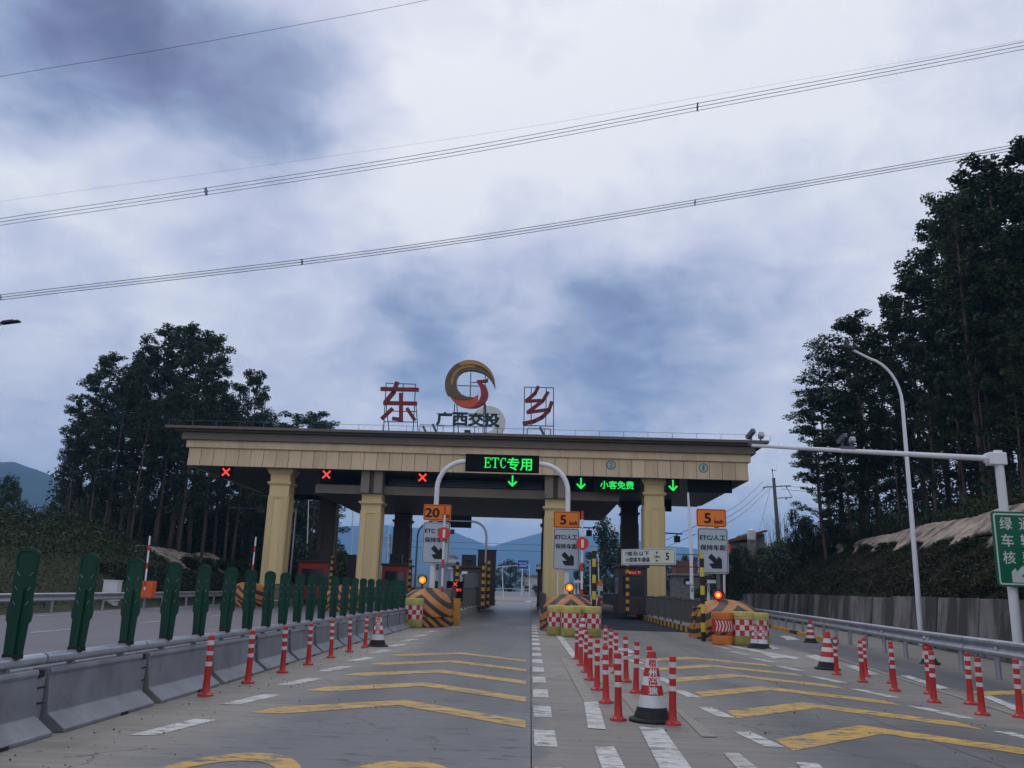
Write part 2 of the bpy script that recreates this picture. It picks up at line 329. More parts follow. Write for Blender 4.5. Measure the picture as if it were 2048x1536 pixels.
    wn = N.new('ShaderNodeTexNoise'); wn.inputs['Scale'].default_value = 0.8; wn.inputs['Detail'].default_value = 6; L.new(pos, wn.inputs['Vector'])
    av = N.new('ShaderNodeVectorMath'); av.operation = 'MULTIPLY_ADD'; av.inputs[1].default_value = (2.2,2.2,0); L.new(wn.outputs['Color'], av.inputs[0]); L.new(pos, av.inputs[2]); L.new(av.outputs[0], vo.inputs['Vector'])
    ck = mth('MULTIPLY', ss(vo.outputs['Distance'], 0.006, 0.0), ss(ns(0.4, 2), 0.50, 0.56))
    fin = mixc(mth('MULTIPLY', ck, 0.8), fin, (0.03,0.03,0.03))
    if paint:
        wear = ss(ns(4.5, 9, 0.74, 0.8, 1.6), 0.40, 0.50)
        wear = mth('MULTIPLY', wear, ss(ns(0.9, 4, 0.6), 0.28, 0.52, 0.55, 1.0))
        wear = mth('MULTIPLY', wear, mth('SUBTRACT', 1.0, mth('MULTIPLY', fl, 0.85)))
        wear = mth('MULTIPLY', wear, mth('MULTIPLY_ADD', gro, -0.25, 1.0))
        tone = mixc(ns(2.0, 5), paint, tuple(c*0.72 for c in paint))
        fin = mixc(wear, fin, tone)
    L.new(fin, P.inputs['Base Color'])
    rr = N.new('ShaderNodeMapRange'); rr.inputs['To Min'].default_value = 0.62; rr.inputs['To Max'].default_value = 0.42; L.new(laneL, rr.inputs['Value']); L.new(rr.outputs[0], P.inputs['Roughness'])
    P.inputs['Specular IOR Level'].default_value = 0.35
    b = N.new('ShaderNodeBump'); b.inputs['Strength'].default_value = 0.35; b.inputs['Distance'].default_value = 0.01
    hh = mth('MULTIPLY_ADD', ns(1.0, 5, 0.7, 0.10, 7.0), 1.0, ns(30, 4)); L.new(hh, b.inputs['Height']); L.new(b.outputs[0], P.inputs['Normal'])
    return mt
M['slab'] = road_mat('weathered_concrete')
M['yellowpaint'] = road_mat('worn_yellow_paint', (0.68,0.40,0.06))
M['whitepaint'] = road_mat('worn_white_paint', (0.66,0.66,0.64))
M['ghostpaint'] = road_mat('faded_white_paint', (0.30,0.27,0.225))
M['asphalt'] = mat('asphalt', (0.028,0.031,0.04), 0.95, var=0.25, scale=1.2, bump=0.3, bscale=120, spec=0.1)
M['asphaltL'] = mat('far_lanes_surface', (0.115,0.11,0.13), 0.6, var=0.12, scale=0.5, bump=0.2, bscale=80)
M['soil'] = mat('ground_soil_grass', (0.020,0.026,0.010), 0.95, var=0.5, scale=0.6, bump=0.8, bscale=6, dirt=0.7, dirtcol=(0.035,0.025,0.016))
M['mount'] = mat('mountain_forest', (0.028,0.045,0.035), 0.95, var=0.35, scale=0.012)
M['jointfill'] = mat('joint_filler', (0.035,0.033,0.03), 0.9, var=0.2)

def stripe_mat(name, a, b, period=0.36, k=0.75, duty=0.5):
    mt, nt, N, L, P = _nodes(name); P.inputs['Roughness'].default_value = 0.55
    tc = N.new('ShaderNodeTexCoord'); sep = N.new('ShaderNodeSeparateXYZ'); L.new(tc.outputs['Object'], sep.inputs[0])
    def mth(op, a, b=0.0, c=None):
        n = N.new('ShaderNodeMath'); n.operation = op
        for i, v in enumerate((a, b, c)):
            if v is None: continue
            if isinstance(v, (int, float)): n.inputs[i].default_value = v
            else: L.new(v, n.inputs[i])
        return n.outputs[0]
    n = N.new('ShaderNodeTexNoise'); n.inputs['Scale'].default_value = 6; n.inputs['Detail'].default_value = 5; L.new(tc.outputs['Object'], n.inputs['Vector'])
    s = mth('ADD', sep.outputs[2], mth('MULTIPLY', mth('ABSOLUTE', sep.outputs[0]), k))
    s = mth('ADD', s, mth('MULTIPLY', n.outputs['Fac'], 0.025))
    f = mth('GREATER_THAN', mth('FRACT', mth('DIVIDE', s, period)), duty)
    mx = N.new('ShaderNodeMix'); mx.data_type = 'RGBA'; L.new(f, mx.inputs['Factor']); mx.inputs[6].default_value = (*a, 1); mx.inputs[7].default_value = (*b, 1)
    n2 = N.new('ShaderNodeTexNoise'); n2.inputs['Scale'].default_value = 3; n2.inputs['Detail'].default_value = 8; L.new(tc.outputs['Object'], n2.inputs['Vector'])
    mr = N.new('ShaderNodeMapRange'); mr.inputs['From Min'].default_value = 0.3; mr.inputs['From Max'].default_value = 0.7; mr.inputs['To Min'].default_value = 0.7; mr.inputs['To Max'].default_value = 1.1; L.new(n2.outputs['Fac'], mr.inputs['Value'])
    vs = N.new('ShaderNodeVectorMath'); vs.operation = 'SCALE'; L.new(mx.outputs[2], vs.inputs[0]); L.new(mr.outputs[0], vs.inputs['Scale'])
    L.new(vs.outputs[0], P.inputs['Base Color']); return mt
M['stripe'] = stripe_mat('orange_black_chevrons', (0.52,0.20,0.035), (0.022,0.02,0.024), 0.42, 0.8, 0.55)
M['stripebase'] = stripe_mat('orange_black_bars', (0.48,0.20,0.04), (0.025,0.022,0.022), 0.30, 1.0, 0.5)

# ------------------------------------------------------------------ mesh helpers
class MB:
    def __init__(s): s.v = []; s.f = []; s.mi = []
    def add(s, vs, fs, mi=0):
        o = len(s.v); s.v += [tuple(x) for x in vs]; s.f += [tuple(i+o for i in f) for f in fs]; s.mi += [mi]*len(fs); return s
    def box(s, c, d, rz=0.0, mi=0, rx=0.0, ry=0.0):
        mt = Matrix.Rotation(rz, 3, 'Z') @ Matrix.Rotation(ry, 3, 'Y') @ Matrix.Rotation(rx, 3, 'X')
        c = Vector(c); vs = [c + mt @ Vector((sx*d[0]/2, sy*d[1]/2, sz*d[2]/2)) for sz in (-1, 1) for sy in (-1, 1) for sx in (-1, 1)]
        return s.add(vs, [(0,2,3,1), (4,5,7,6), (0,1,5,4), (2,6,7,3), (0,4,6,2), (1,3,7,5)], mi)
    def bx(s, x0, x1, y0, y1, z0, z1, mi=0):
        return s.box(((x0+x1)/2, (y0+y1)/2, (z0+z1)/2), (x1-x0, y1-y0, z1-z0), mi=mi)
    def tube(s, pts, rad, n=8, mi=0, cap=True):
        pts = [Vector(p) for p in pts]; rs = rad if isinstance(rad, (list, tuple)) else [rad]*len(pts)
        rings = []; up = Vector((0, 0, 1)); prev = None
        for i, p in enumerate(pts):
            t = (pts[min(i+1, len(pts)-1)] - pts[max(i-1, 0)]).normalized()
            if prev is None:
                a = t.cross(up) if abs(t.z) < 0.95 else t.cross(Vector((0, 1, 0)))
            else: a = prev - t*prev.dot(t)
            a.normalize(); prev = a; b = t.cross(a)
            rings.append([p + a*rs[i]*math.cos(2*PI*k/n) + b*rs[i]*math.sin(2*PI*k/n) for k in range(n)])
        vs = [v for r in rings for v in r]; fs = []
        for i in range(len(pts)-1):
            for k in range(n): fs.append((i*n+k, i*n+(k+1)%n, (i+1)*n+(k+1)%n, (i+1)*n+k))
        if cap: fs.append(tuple(range(n))[::-1]); fs.append(tuple((len(pts)-1)*n+k for k in range(n)))
        return s.add(vs, fs, mi)
    def lathe(s, prof, c=(0,0,0), n=20, mi=0, mif=None):
        vs = [(c[0]+r*math.cos(2*PI*k/n), c[1]+r*math.sin(2*PI*k/n), c[2]+z) for r, z in prof for k in range(n)]
        o = len(s.v); s.v += vs
        for i in range(len(prof)-1):
            for k in range(n):
                s.f.append((o+i*n+k, o+i*n+(k+1)%n, o+(i+1)*n+(k+1)%n, o+(i+1)*n+k)); s.mi.append(mif(i, k) if mif else mi)
        return s
    def prism(s, poly, y0, y1, mi=0, mi_side=None):
        """poly in (x,z), extruded along y"""
        n = len(poly); vs = [(x, y0, z) for x, z in poly] + [(x, y1, z) for x, z in poly]
        area = sum(poly[i][0]*poly[(i+1)%n][1]-poly[(i+1)%n][0]*poly[i][1] for i in range(n))
        fr = tuple(range(n)); bk = tuple(range(n, 2*n))[::-1]
        if area < 0: fr, bk = fr[::-1], bk[::-1]
        s.add(vs, [fr, bk], mi)
        o = len(s.v)-2*n
        for i in range(n):
            j = (i+1) % n; q = (o+i, o+n+i, o+n+j, o+j)
            s.f.append(q if area > 0 else q[::-1]); s.mi.append(mi if mi_side is None else mi_side)
        return s
    def stroke(s, pts, w, y0, y1, mi=0):
        """thick bars along a polyline in (x,z)"""
        for (a, b) in zip(pts[:-1], pts[1:]):
            d = Vector((b[0]-a[0], b[1]-a[1])); l = d.length; d /= l; nrm = Vector((-d.y, d.x))*w/2; e = d*w*0.22
            A = Vector(a)-e; B = Vector(b)+e
            s.prism([tuple(A+nrm), tuple(A-nrm), tuple(B-nrm), tuple(B+nrm)], y0, y1, mi)
        return s
    def mesh(s, name, mats, smooth=False):
        me = bpy.data.meshes.new(name); me.from_pydata([tuple(v) for v in s.v], [], s.f)
        for q in (mats if isinstance(mats, (list, tuple)) else [mats]): me.materials.append(q)
        if any(s.mi): me.polygons.foreach_set('material_index', s.mi)
        if smooth: me.polygons.foreach_set('use_smooth', [True]*len(s.f))
        me.update(); return me
def link(name, me, parent=None, loc=(0,0,0), rz=0.0, bevel=0.0):
    o = bpy.data.objects.new(name, me); C.objects.link(o); o.location = loc; o.rotation_euler = (0, 0, rz)
    if parent: o.parent = parent
    if bevel:
        b = o.modifiers.new('bevel', 'BEVEL'); b.width = bevel; b.segments = 2; b.limit_method = 'ANGLE'
    return o
def obj(name, mb, mats, parent=None, loc=(0,0,0), rz=0.0, smooth=False, bevel=0.0):
    return link(name, mb.mesh(name, mats, smooth), parent, loc, rz, bevel)
def smooth_angle(o, deg=40):
    me = o.data; me.polygons.foreach_set('use_smooth', [True]*len(me.polygons))
    try: me.set_sharp_from_angle(angle=R(deg))
    except Exception: pass
    return o
def tag(o, label=None, cat=None, group=None, kind=None):
    if label: o['label'] = label
    if cat: o['category'] = cat
    if group: o['group'] = group
    if kind: o['kind'] = kind
    return o
def thing(name, label, cat, loc=(0,0,0), rz=0.0, group=None):
    o = bpy.data.objects.new(name, None); C.objects.link(o); o.location = loc; o.rotation_euler = (0, 0, rz)
    o.empty_display_size = 0.2
    return tag(o, label, cat, group)
def copy_tree(o, parent=None):
    c = o.copy(); C.objects.link(c)
    if parent: c.parent = parent
    for ch in list(o.children): copy_tree(ch, c)
    return c
ORD = ['first','second','third','fourth','fifth','sixth','seventh','eighth','ninth','tenth','eleventh','twelfth','thirteenth','fourteenth','fifteenth','sixteenth','seventeenth','eighteenth','nineteenth','twentieth','twenty-first','twenty-second','twenty-third','twenty-fourth','twenty-fifth','twenty-sixth','twenty-seventh','twenty-eighth','twenty-ninth','thirtieth','thirty-first','thirty-second','thirty-third','thirty-fourth','thirty-fifth','thirty-sixth','thirty-seventh','thirty-eighth','thirty-ninth','fortieth']

def text_mesh(body, size=1.0, width=None, height=None, bold=0.0, extrude=0.004, sx=1.0, font_mat=None):
    """flat lettering in the x-z plane facing -y, centred on the origin"""
    cu = bpy.data.curves.new('lettering', 'FONT'); cu.body = body; cu.size = size; cu.resolution_u = 3
    cu.align_x = 'LEFT'
    ob = bpy.data.objects.new('lettering', cu); C.objects.link(ob)
    dg = bpy.context.evaluated_depsgraph_get(); me = bpy.data.meshes.new_from_object(ob.evaluated_get(dg))
    bpy.data.objects.remove(ob); bpy.data.curves.remove(cu)
    n = len(me.vertices); co = np.empty(n*3); me.vertices.foreach_get('co', co); co = co.reshape(-1, 3)
    fs = [tuple(p.vertices) for p in me.polygons]; bpy.data.meshes.remove(me)
    mn, mx_ = co.min(0), co.max(0); co[:, :2] -= (mn[:2]+mx_[:2])/2
    w, h = (mx_-mn)[:2]
    kx = (width/w if width else 1.0)*sx; ky = height/h if height else (width/w if width else 1.0)
    if not width and height: kx = ky*sx
    x = co[:, 0]*kx; z = co[:, 1]*ky
    mb = MB(); offs = [(0, 0)] if bold <= 0 else [(-bold, 0), (bold, 0), (0, bold*0.8), (0, -bold*0.8), (bold*.7, bold*.6), (-bold*.7, -bold*.6)]
    for i, (ox, oz) in enumerate(offs):
        vs = [(a+ox, -0.0008*i, b+oz) for a, b in zip(x, z)]
        mb.add(vs, fs)
    return mb
def lettering(name, body, material, parent, loc, **kw):
    mb = text_mesh(body, **kw); return obj(name, mb, material, parent, loc)

def roundrect(w, h, r, n=4):
    pts = []
    for cx_, cz, a0 in ((w/2-r, h/2-r, 0), (-w/2+r, h/2-r, 90), (-w/2+r, -h/2+r, 180), (w/2-r, -h/2+r, 270)):
        for i in range(n+1):
            a = R(a0+90*i/n); pts.append((cx_+r*math.cos(a), cz+r*math.sin(a)))
    return pts
def leaves(name, pts, size, material, rng, aspect=0.45, parent=None, droop=0.0, outward=None):
    """many small folded leaf-like quads in one mesh; pts (n,3) array, size scalar or (n,)"""
    n = len(pts); a = rng.normal(size=(n, 3)); a[:, 2] *= (1-droop); a[:, 2] -= droop*0.9
    a /= np.linalg.norm(a, axis=1)[:, None]
    b = rng.normal(size=(n, 3)); b -= a*(a*b).sum(1)[:, None]; b /= np.linalg.norm(b, axis=1)[:, None]
    s = np.broadcast_to(size, (n,))*(0.65+0.7*rng.random(n))
    a = a*s[:, None]*0.5; b = b*s[:, None]*0.5*aspect
    v = np.stack([pts-a, pts+b, pts+a, pts-b], 1).reshape(-1, 3)
    me = bpy.data.meshes.new(name); me.vertices.add(4*n); me.vertices.foreach_set('co', v.astype(np.float32).ravel())
    me.loops.add(4*n); me.loops.foreach_set('vertex_index', np.arange(4*n, dtype=np.int32))
    me.polygons.add(n); me.polygons.foreach_set('loop_start', np.arange(0, 4*n, 4, dtype=np.int32)); me.polygons.foreach_set('loop_total', np.full(n, 4, dtype=np.int32))
    me.materials.append(material); me.update(calc_edges=True); return me


# ================================================================== THE GROUND
def lerp_tab(tab, v):
    if v <= tab[0][0]: return tab[0][1]
    for (a, b), (c, d) in zip(tab[:-1], tab[1:]):
        if v <= c: return b + (d-b)*(v-a)/(c-a)
    return tab[-1][1]
WALLX = [(-60, 4.5), (0, 10.4), (23.4, 12.9), (42.8, 15.2), (69, 17.3), (100, 19.2), (160, 26), (300, 60)]
def wallx(Y): return lerp_tab(WALLX, Y)
LEFTX = [(-60, -21), (60, -20.2), (80, -22), (110, -32), (160, -60), (300, -120)]
def leftx(Y): return lerp_tab(LEFTX, Y)
def fbm(x, y, s, o=4): return mnoise.fractal(Vector((x*s, y*s, 3.3)), 1.0, 2.0, o)
def hill(x, Y):
    """height of the ground outside the plaza"""
    base = zg(Y)
    r = x - wallx(Y); l = leftx(Y) - x
    h = 0.0
    if r > 0:
        top = lerp_tab([(0, 5.2), (60, 4.9), (100, 5.2), (130, 3.0), (170, 0.5)], Y)
        wh = lerp_tab([(0, 1.5), (75, 1.4), (110, 0.6), (150, 0.1)], Y)
        h = wh + min(r*0.74, max(top-wh, 0)) + max(0, r-6)*0.06*math.exp(-max(0, r-6)/60)
        h += 0.12*fbm(x, Y, 0.18, 2)*min(1, r*0.5) + (0.5*fbm(x, Y, .06) if r > 8 else 0)
    elif l > 0:
        top = lerp_tab([(0, 5.0), (40, 4.8), (60, 3.4), (100, 3.4), (140, 1.5), (180, 0.6)], Y)
        h = min(l*0.42, top) if l*0.42 < top else top + (l-top/0.42)*0.02
        h += 0.3*fbm(x, Y, 0.15)*min(1, l*0.3)
    return base + h
roffs = [0.0, 0.25, 1.0, 1.8, 2.6, 3.4, 4.2, 5.0, 6.0, 7.5, 10, 14, 20, 30, 45, 70, 110, 180, 300, 600, 1200, 2400, 4200]
loffs = [0.0, 0.8, 2, 4, 6, 8, 10, 12.5, 15, 18, 22, 28, 36, 50, 75, 110, 180, 300, 600, 1200, 2400, 4200]
ys = [-60, -30, -10] + [i*2.5 for i in range(0, 45)] + [118, 125, 135, 150, 165, 200, 260, 350, 500, 700, 1000, 1400, 2000, 3200, 5200]
mb = MB(); ncol = len(loffs)+len(roffs)+2
for Y in ys:
    lx, wx = leftx(Y), wallx(Y)
    xs = [lx-o for o in loffs[::-1]] + [lx*0.4, wx*0.6] + [wx+o for o in roffs]
    for i, x in enumerate(xs):
        if i == len(loffs)-1: z = zg(Y)-0.02
        elif len(loffs) <= i < len(loffs)+2: z = zg(Y)-0.06
        elif i == len(loffs)+2: z = zg(Y)-0.02
        else: z = hill(x, Y)
        mb.v.append((x, Y, z))
for j in range(len(ys)-1):
    for i in range(ncol-1): mb.f.append((j*ncol+i, j*ncol+i+1, (j+1)*ncol+i+1, (j+1)*ncol+i)); mb.mi.append(0)
ground = tag(obj('ground', mb, M['soil'], smooth=True), kind='structure')

# mountains beyond the valley: each ridge is a real slope rising to its own crest
def ridge(name, crest, Y, near, dz=0.0, seed=0, jag=1.0):
    pts = [at(px, py, Y) for px, py in crest]; xs_ = [(p.x, p.z) for p in pts]
    x0, x1 = xs_[0][0], xs_[-1][0]; nx, ny = 150, 22; mb = MB()
    for j in range(ny+1):
        t = j/ny; q = 1100.0/Y
        for i in range(nx+1):
            x = x0 + (x1-x0)*i/nx; zc = lerp_tab(xs_, x)
            yy = near + (Y-near)*min(t/0.8, 1) + max(0, t-0.8)*5*220/q
            prof = min(t/0.8, 1)**1.35 if t <= 0.8 else 1-(t-0.8)*4.0
            n1 = mnoise.fractal(Vector((x*0.006*q+seed, yy*0.006*q, 0)), 1.0, 2.1, 6)
            n2 = mnoise.fractal(Vector((x*0.022*q+seed, yy*0.004*q, 5)), 1.0, 2.1, 4)
            env = math.sin(PI*min(1, t/0.8))
            z = zc*prof + ((n1*26+n2*9)*env + n2*3.2*jag*(1-env)*(1 if t > .5 else 0))/q*.55
            mb.v.append((x*(0.6+0.4*yy/Y), yy, z+dz))
    for j in range(ny):
        for i in range(nx): a = j*(nx+1)+i; mb.f.append((a, a+1, a+nx+2, a+nx+1)); mb.mi.append(0)
    return tag(obj(name, mb, M['mount'], smooth=True), kind='structure')
ridge('mountain', [(-500,1080),(-200,960),(-60,925),(0,917),(40,917),(90,935),(150,958),(200,990),(260,1060),(330,1110),(420,1150)], 1500, 850, seed=3)
ridge('mountain', [(300,1100),(480,1075),(620,1065),(700,1050),(770,1045),(830,1052),(880,1048),(905,1056),(940,1073),(980,1090),(1010,1083),(1060,1066),(1100,1056),(1160,1066),(1215,1074),(1260,1072),(1310,1090),(1350,1088),(1400,1100),(1500,1096),(1600,1080),(1700,1078),(1850,1100),(2050,1110),(2400,1140)], 4300, 2500, seed=9)
ridge('mountain', [(560,1160),(700,1150),(800,1146),(900,1150),(960,1146),(1010,1150),(1060,1143),(1130,1152),(1240,1145),(1340,1130),(1420,1135),(1550,1150)], 2000, 1200, seed=21)
ridge('mountain', [(1290,1140),(1340,1118),(1380,1107),(1420,1112),(1500,1105),(1600,1115),(1750,1135)], 2700, 1500, seed=31)

# ------------------------------------------------------------------ plaza: base sheet, slabs, far lanes
def strip(mb, fx0, fx1, y0, y1, dz, step=2.0, mi=0):
    """sheet following the ground between x=fx0(Y) and x=fx1(Y)"""
    n = max(1, int(math.ceil((y1-y0)/step))); o = len(mb.v)
    for i in range(n+1):
        Y = y0+(y1-y0)*i/n
        mb.v.append((fx0(Y), Y, zg(Y)+dz)); mb.v.append((fx1(Y), Y, zg(Y)+dz))
    for i in range(n): mb.f.append((o+2*i, o+2*i+1, o+2*i+3, o+2*i+2)); mb.mi.append(mi)
    return mb
road = tag(obj('road', strip(MB(), lambda Y: leftx(Y)+1.2, lambda Y: wallx(Y)-0.05, -30, 170, -0.012), M['jointfill']), kind='structure')
# concrete slabs, joints left open between them
XE = [-5.25, 0.04, 4.35, 8.7, None]
y = -2.6; yj = []
while y < 98: yj.append(y); y += 4.55
for a, b in zip(yj[:-1], yj[1:]):
    for i in range(4):
        e0 = XE[i]+0.006 if i else XE[i]
        fx1 = (lambda Y: wallx(Y)-0.3) if XE[i+1] is None else (lambda Y, q=XE[i+1]-0.006: q)
        mbs = strip(MB(), lambda Y, q=e0: q, fx1, a+0.007, b-0.007, 0.0, 1.2)
        obj('slab', mbs, M['slab'], road)
tag(obj('far_lanes', strip(MB(), lambda Y: leftx(Y)+1.2, lambda Y: -5.25, -20, 100, -0.004), M['asphaltL']), kind='structure')
tag(obj('exit_road', strip(MB(), lambda Y: leftx(Y)+1.2, lambda Y: wallx(Y)-0.3, 100, 170, -0.004), mat('exit_concrete', (0.22,0.215,0.21), 0.8, var=0.1, scale=0.2)), kind='structure')
obj('asphalt_patch', strip(MB(), lambda Y: 2.55, lambda Y: 6.55, 35.5, 79, 0.006), M['asphalt'], road)
# long dark joint between the lane and the striped area
# ------------------------------------------------------------------ painted markings (children of the road)
def poly_mark(name, pts, material, dz=0.004):
    """flat painted shape, outline in plan (x,Y), cut into strips so it follows the ground"""
    mb = MB(); mb.add([(x, Y, zg(Y)+dz) for x, Y in pts], [tuple(range(len(pts)))])
    return obj(name, mb, material, road)
def quad_mark(name, pts, material, dz=0.004):
    q = []
    mb = MB(); mb.add([(x, Y, zg(Y)+dz) for x, Y in pts], [(0, 1, 2, 3)]); return obj(name, mb, material, road)
def gpx(*pts): return [(g(px, py).x, g(px, py).y) for px, py in pts]
def ccw(pts):
    a = sum(pts[i][0]*pts[(i+1) % len(pts)][1]-pts[(i+1) % len(pts)][0]*pts[i][1] for i in range(len(pts)))
    return pts if a > 0 else pts[::-1]
# yellow slow-down arrows across the two lanes; the spacing is regular on the ground
for k in range(5):
    y0 = 9.85 + 2.32*k; t = 0.56
    xl, xm, xr = -3.14+0.02*k, -1.62, -0.02-0.01*k
    mb = MB(); P_ = [(xl, y0+0.30), (xl+0.38, y0+0.30+0.02), (xm, y0+1.42), (xr, y0-0.10), (xr, y0-0.10+t), (xm, y0+1.42+t), (xl+0.16, y0+0.30+t*0.98)]
    mb.add([(x, Y, zg(Y)+0.004) for x, Y in P_], [(0, 1, 2, 5, 6), (2, 3, 4, 5)]); obj('yellow_chevron', mb, M['yellowpaint'], road)
for k in range(6):
    y0 = 8.86 + 2.26*k; t = 0.66
    xl, xm, xr = 2.58, 3.98, 5.42
    mb = MB(); P_ = [(xl, y0+0.05), (xm, y0+1.42), (xr, y0-0.2), (xr, y0-0.2+t), (xm, y0+1.42+t), (xl, y0+0.05+t)]
    mb.add([(x, Y, zg(Y)+0.004) for x, Y in P_], [(0, 1, 4, 5), (1, 2, 3, 4)]); obj('yellow_chevron', mb, M['yellowpaint'], road)
for k in range(3):
    y0 = 11.8 + 2.5*k; xl, xm, xr = 7.55+.1*k, 8.9+.1*k, 10.1+.1*k; t = .55
    mb = MB(); P_ = [(xl, y0+0.9), (xm, y0+1.6), (xr, y0+0.5), (xr, y0+0.5+t), (xm, y0+1.6+t), (xl, y0+0.9+t)]
    if k < 2: mb.add([(x, Y, zg(Y)+0.004) for x, Y in P_], [(0, 1, 4, 5), (1, 2, 3, 4)]); obj('yellow_chevron', mb, M['yellowpaint'], road)
# slanted white slow-down dashes beside the arrows
for k in range(10):
    y0 = 8.42 + 2.32*k; xa = -3.72+0.015*k
    quad_mark('white_dash', ccw([(xa, y0), (xa+0.24, y0+0.06), (xa+0.42, y0+1.12), (xa+0.18, y0+1.14)]), M['whitepaint'])
    yR = 7.02 + 2.1*k
    if k < 9: quad_mark('white_dash', ccw([(2.36, yR), (2.56, yR), (2.46, yR+0.98), (2.26, yR+1.0)]), M['whitepaint'])
for k in range(9):
    yR = 7.3 + 2.35*k; xb = 5.62+0.01*k
    quad_mark('white_dash', ccw([(xb, yR), (xb+0.22, yR-0.05), (xb+0.05, yR+1.15), (xb-0.15, yR+1.2)]), M['whitepaint'])
# square blocks along the joint
y = 4.2
for k in range(17):
    L_ = 1.02; yk = 4.6 + 2.02*k
    if yk < 42: quad_mark('white_block', ccw([(0.07, yk), (0.29, yk), (0.29, yk+L_), (0.07, yk+L_)]), M['whitepaint'])
# hatching of the striped area, worn to a ghost of the paint in places
for pts, mt_ in (([(1188,1495),(1228,1495),(1262,1560),(1212,1560)], 'whitepaint'), ([(1446,1508),(1478,1508),(1530,1550),(1485,1550)], 'whitepaint'),
                 ([(1592,1526),(1636,1528),(1665,1560),(1620,1560)], 'whitepaint'),
                 ([(1278,1455),(1325,1457),(1420,1590),(1345,1590)], 'whitepaint'),
                 ([(1168,1405),(1196,1405),(1212,1460),(1176,1458)], 'whitepaint'), ([(1122,1318),(1136,1318),(1196,1405),(1168,1405)], 'ghostpaint'),
                 ([(1238,1388),(1262,1388),(1310,1438),(1278,1438)], 'ghostpaint'), ([(1345,1415),(1368,1425),(1436,1475),(1404,1475)], 'ghostpaint'),
                 ([(1110,1270),(1122,1270),(1160,1318),(1145,1318)], 'whitepaint'), ([(1165,1318),(1178,1322),(1215,1370),(1196,1366)], 'ghostpaint'),
                 ([(1285,1345),(1300,1345),(1345,1385),(1322,1388)], 'ghostpaint')):
    poly_mark('hatch_stripe', ccw(gpx(*pts)), M[mt_], 0.008)
for pts in ([(1480,1275),(1500,1275),(1560,1298),(1535,1300)], [(1440,1290),(1455,1290),(1600,1316),(1590,1320)], [(1560,1272),(1580,1272),(1600,1280),(1575,1281)],
            [(1610,1312),(1632,1310),(1680,1328),(1655,1330)], [(1690,1332),(1712,1332),(1760,1350),(1735,1350)], [(1520,1306),(1540,1305),(1570,1316),(1548,1318)],
            [(1800,1352),(1818,1352),(1900,1378),(1880,1380)], [(1960,1392),(1980,1392),(2100,1440),(2075,1442)], [(1240,1296),(1252,1296),(1272,1306),(1258,1308)],
            [(1215,1283),(1226,1283),(1240,1290),(1230,1291)]):
    poly_mark('white_dash', ccw(gpx(*pts)), M['whitepaint'], 0.008)
# big yellow figures painted in the lane, their tops just inside the picture
def ring_mark(cx, cy, rx, ry, w):
    mb = MB(); n = 40
    for i in range(n):
        a = 2*PI*i/n; mb.v.append((cx+rx*math.cos(a), cy+ry*math.sin(a), 0.004)); mb.v.append((cx+(rx-w)*math.cos(a), cy+(ry-w*2.4)*math.sin(a), 0.004))
    for i in range(n): j = (i+1) % n; mb.f.append((2*i, 2*j, 2*j+1, 2*i+1)); mb.mi.append(0)
    return obj('yellow_figure', mb, M['yellowpaint'], road)
c0 = g(522, 1507); ring_mark(c0.x, c0.y-1.5, 0.64, 1.5, 0.15)
c0 = g(822, 1523); ring_mark(c0.x, c0.y-1.5, 0.60, 1.5, 0.15)
# lane lines of the far side
for fx, y0, y1 in ((-8.6, 6, 40), (-13.2, 10, 60)):
    y = y0
    while y < y1:
        mb = strip(MB(), lambda Y: fx, lambda Y: fx+0.13, y, y+2.6, 0.004); obj('lane_line', mb, M['whitepaint'], road); y += 6.5
obj('edge_line', strip(MB(), lambda Y: -18.1, lambda Y: -17.95, 10, 75, 0.004), M['whitepaint'], road)
obj('edge_line', strip(MB(), lambda Y: 7.6+0.13*(Y-20), lambda Y: 7.72+0.13*(Y-20), 9, 27, 0.008), M['ghostpaint'], road)
# small arrow mark beyond the gate
poly_mark('white_dash', ccw(gpx((1048,1203),(1062,1201),(1060,1205))), M['whitepaint'], 0.012)

# fallen leaves and grit
rng = np.random.default_rng(5)
n = 420; yy = 6+rng.random(n)**1.4*26; xx = np.where(rng.random(n) < 0.45, -4.15+rng.random(n)*0.9, -3+rng.random(n)*13)
pz = np.array([zg(float(v)) for v in yy])+0.018
me = leaves('fallen_leaves', np.stack([xx, yy, pz], 1), 0.022, mat('dry_leaf', (0.035,0.028,0.02), 0.9, var=0.4), rng, 0.8)
tag(link('fallen_leaves', me), kind='stuff')

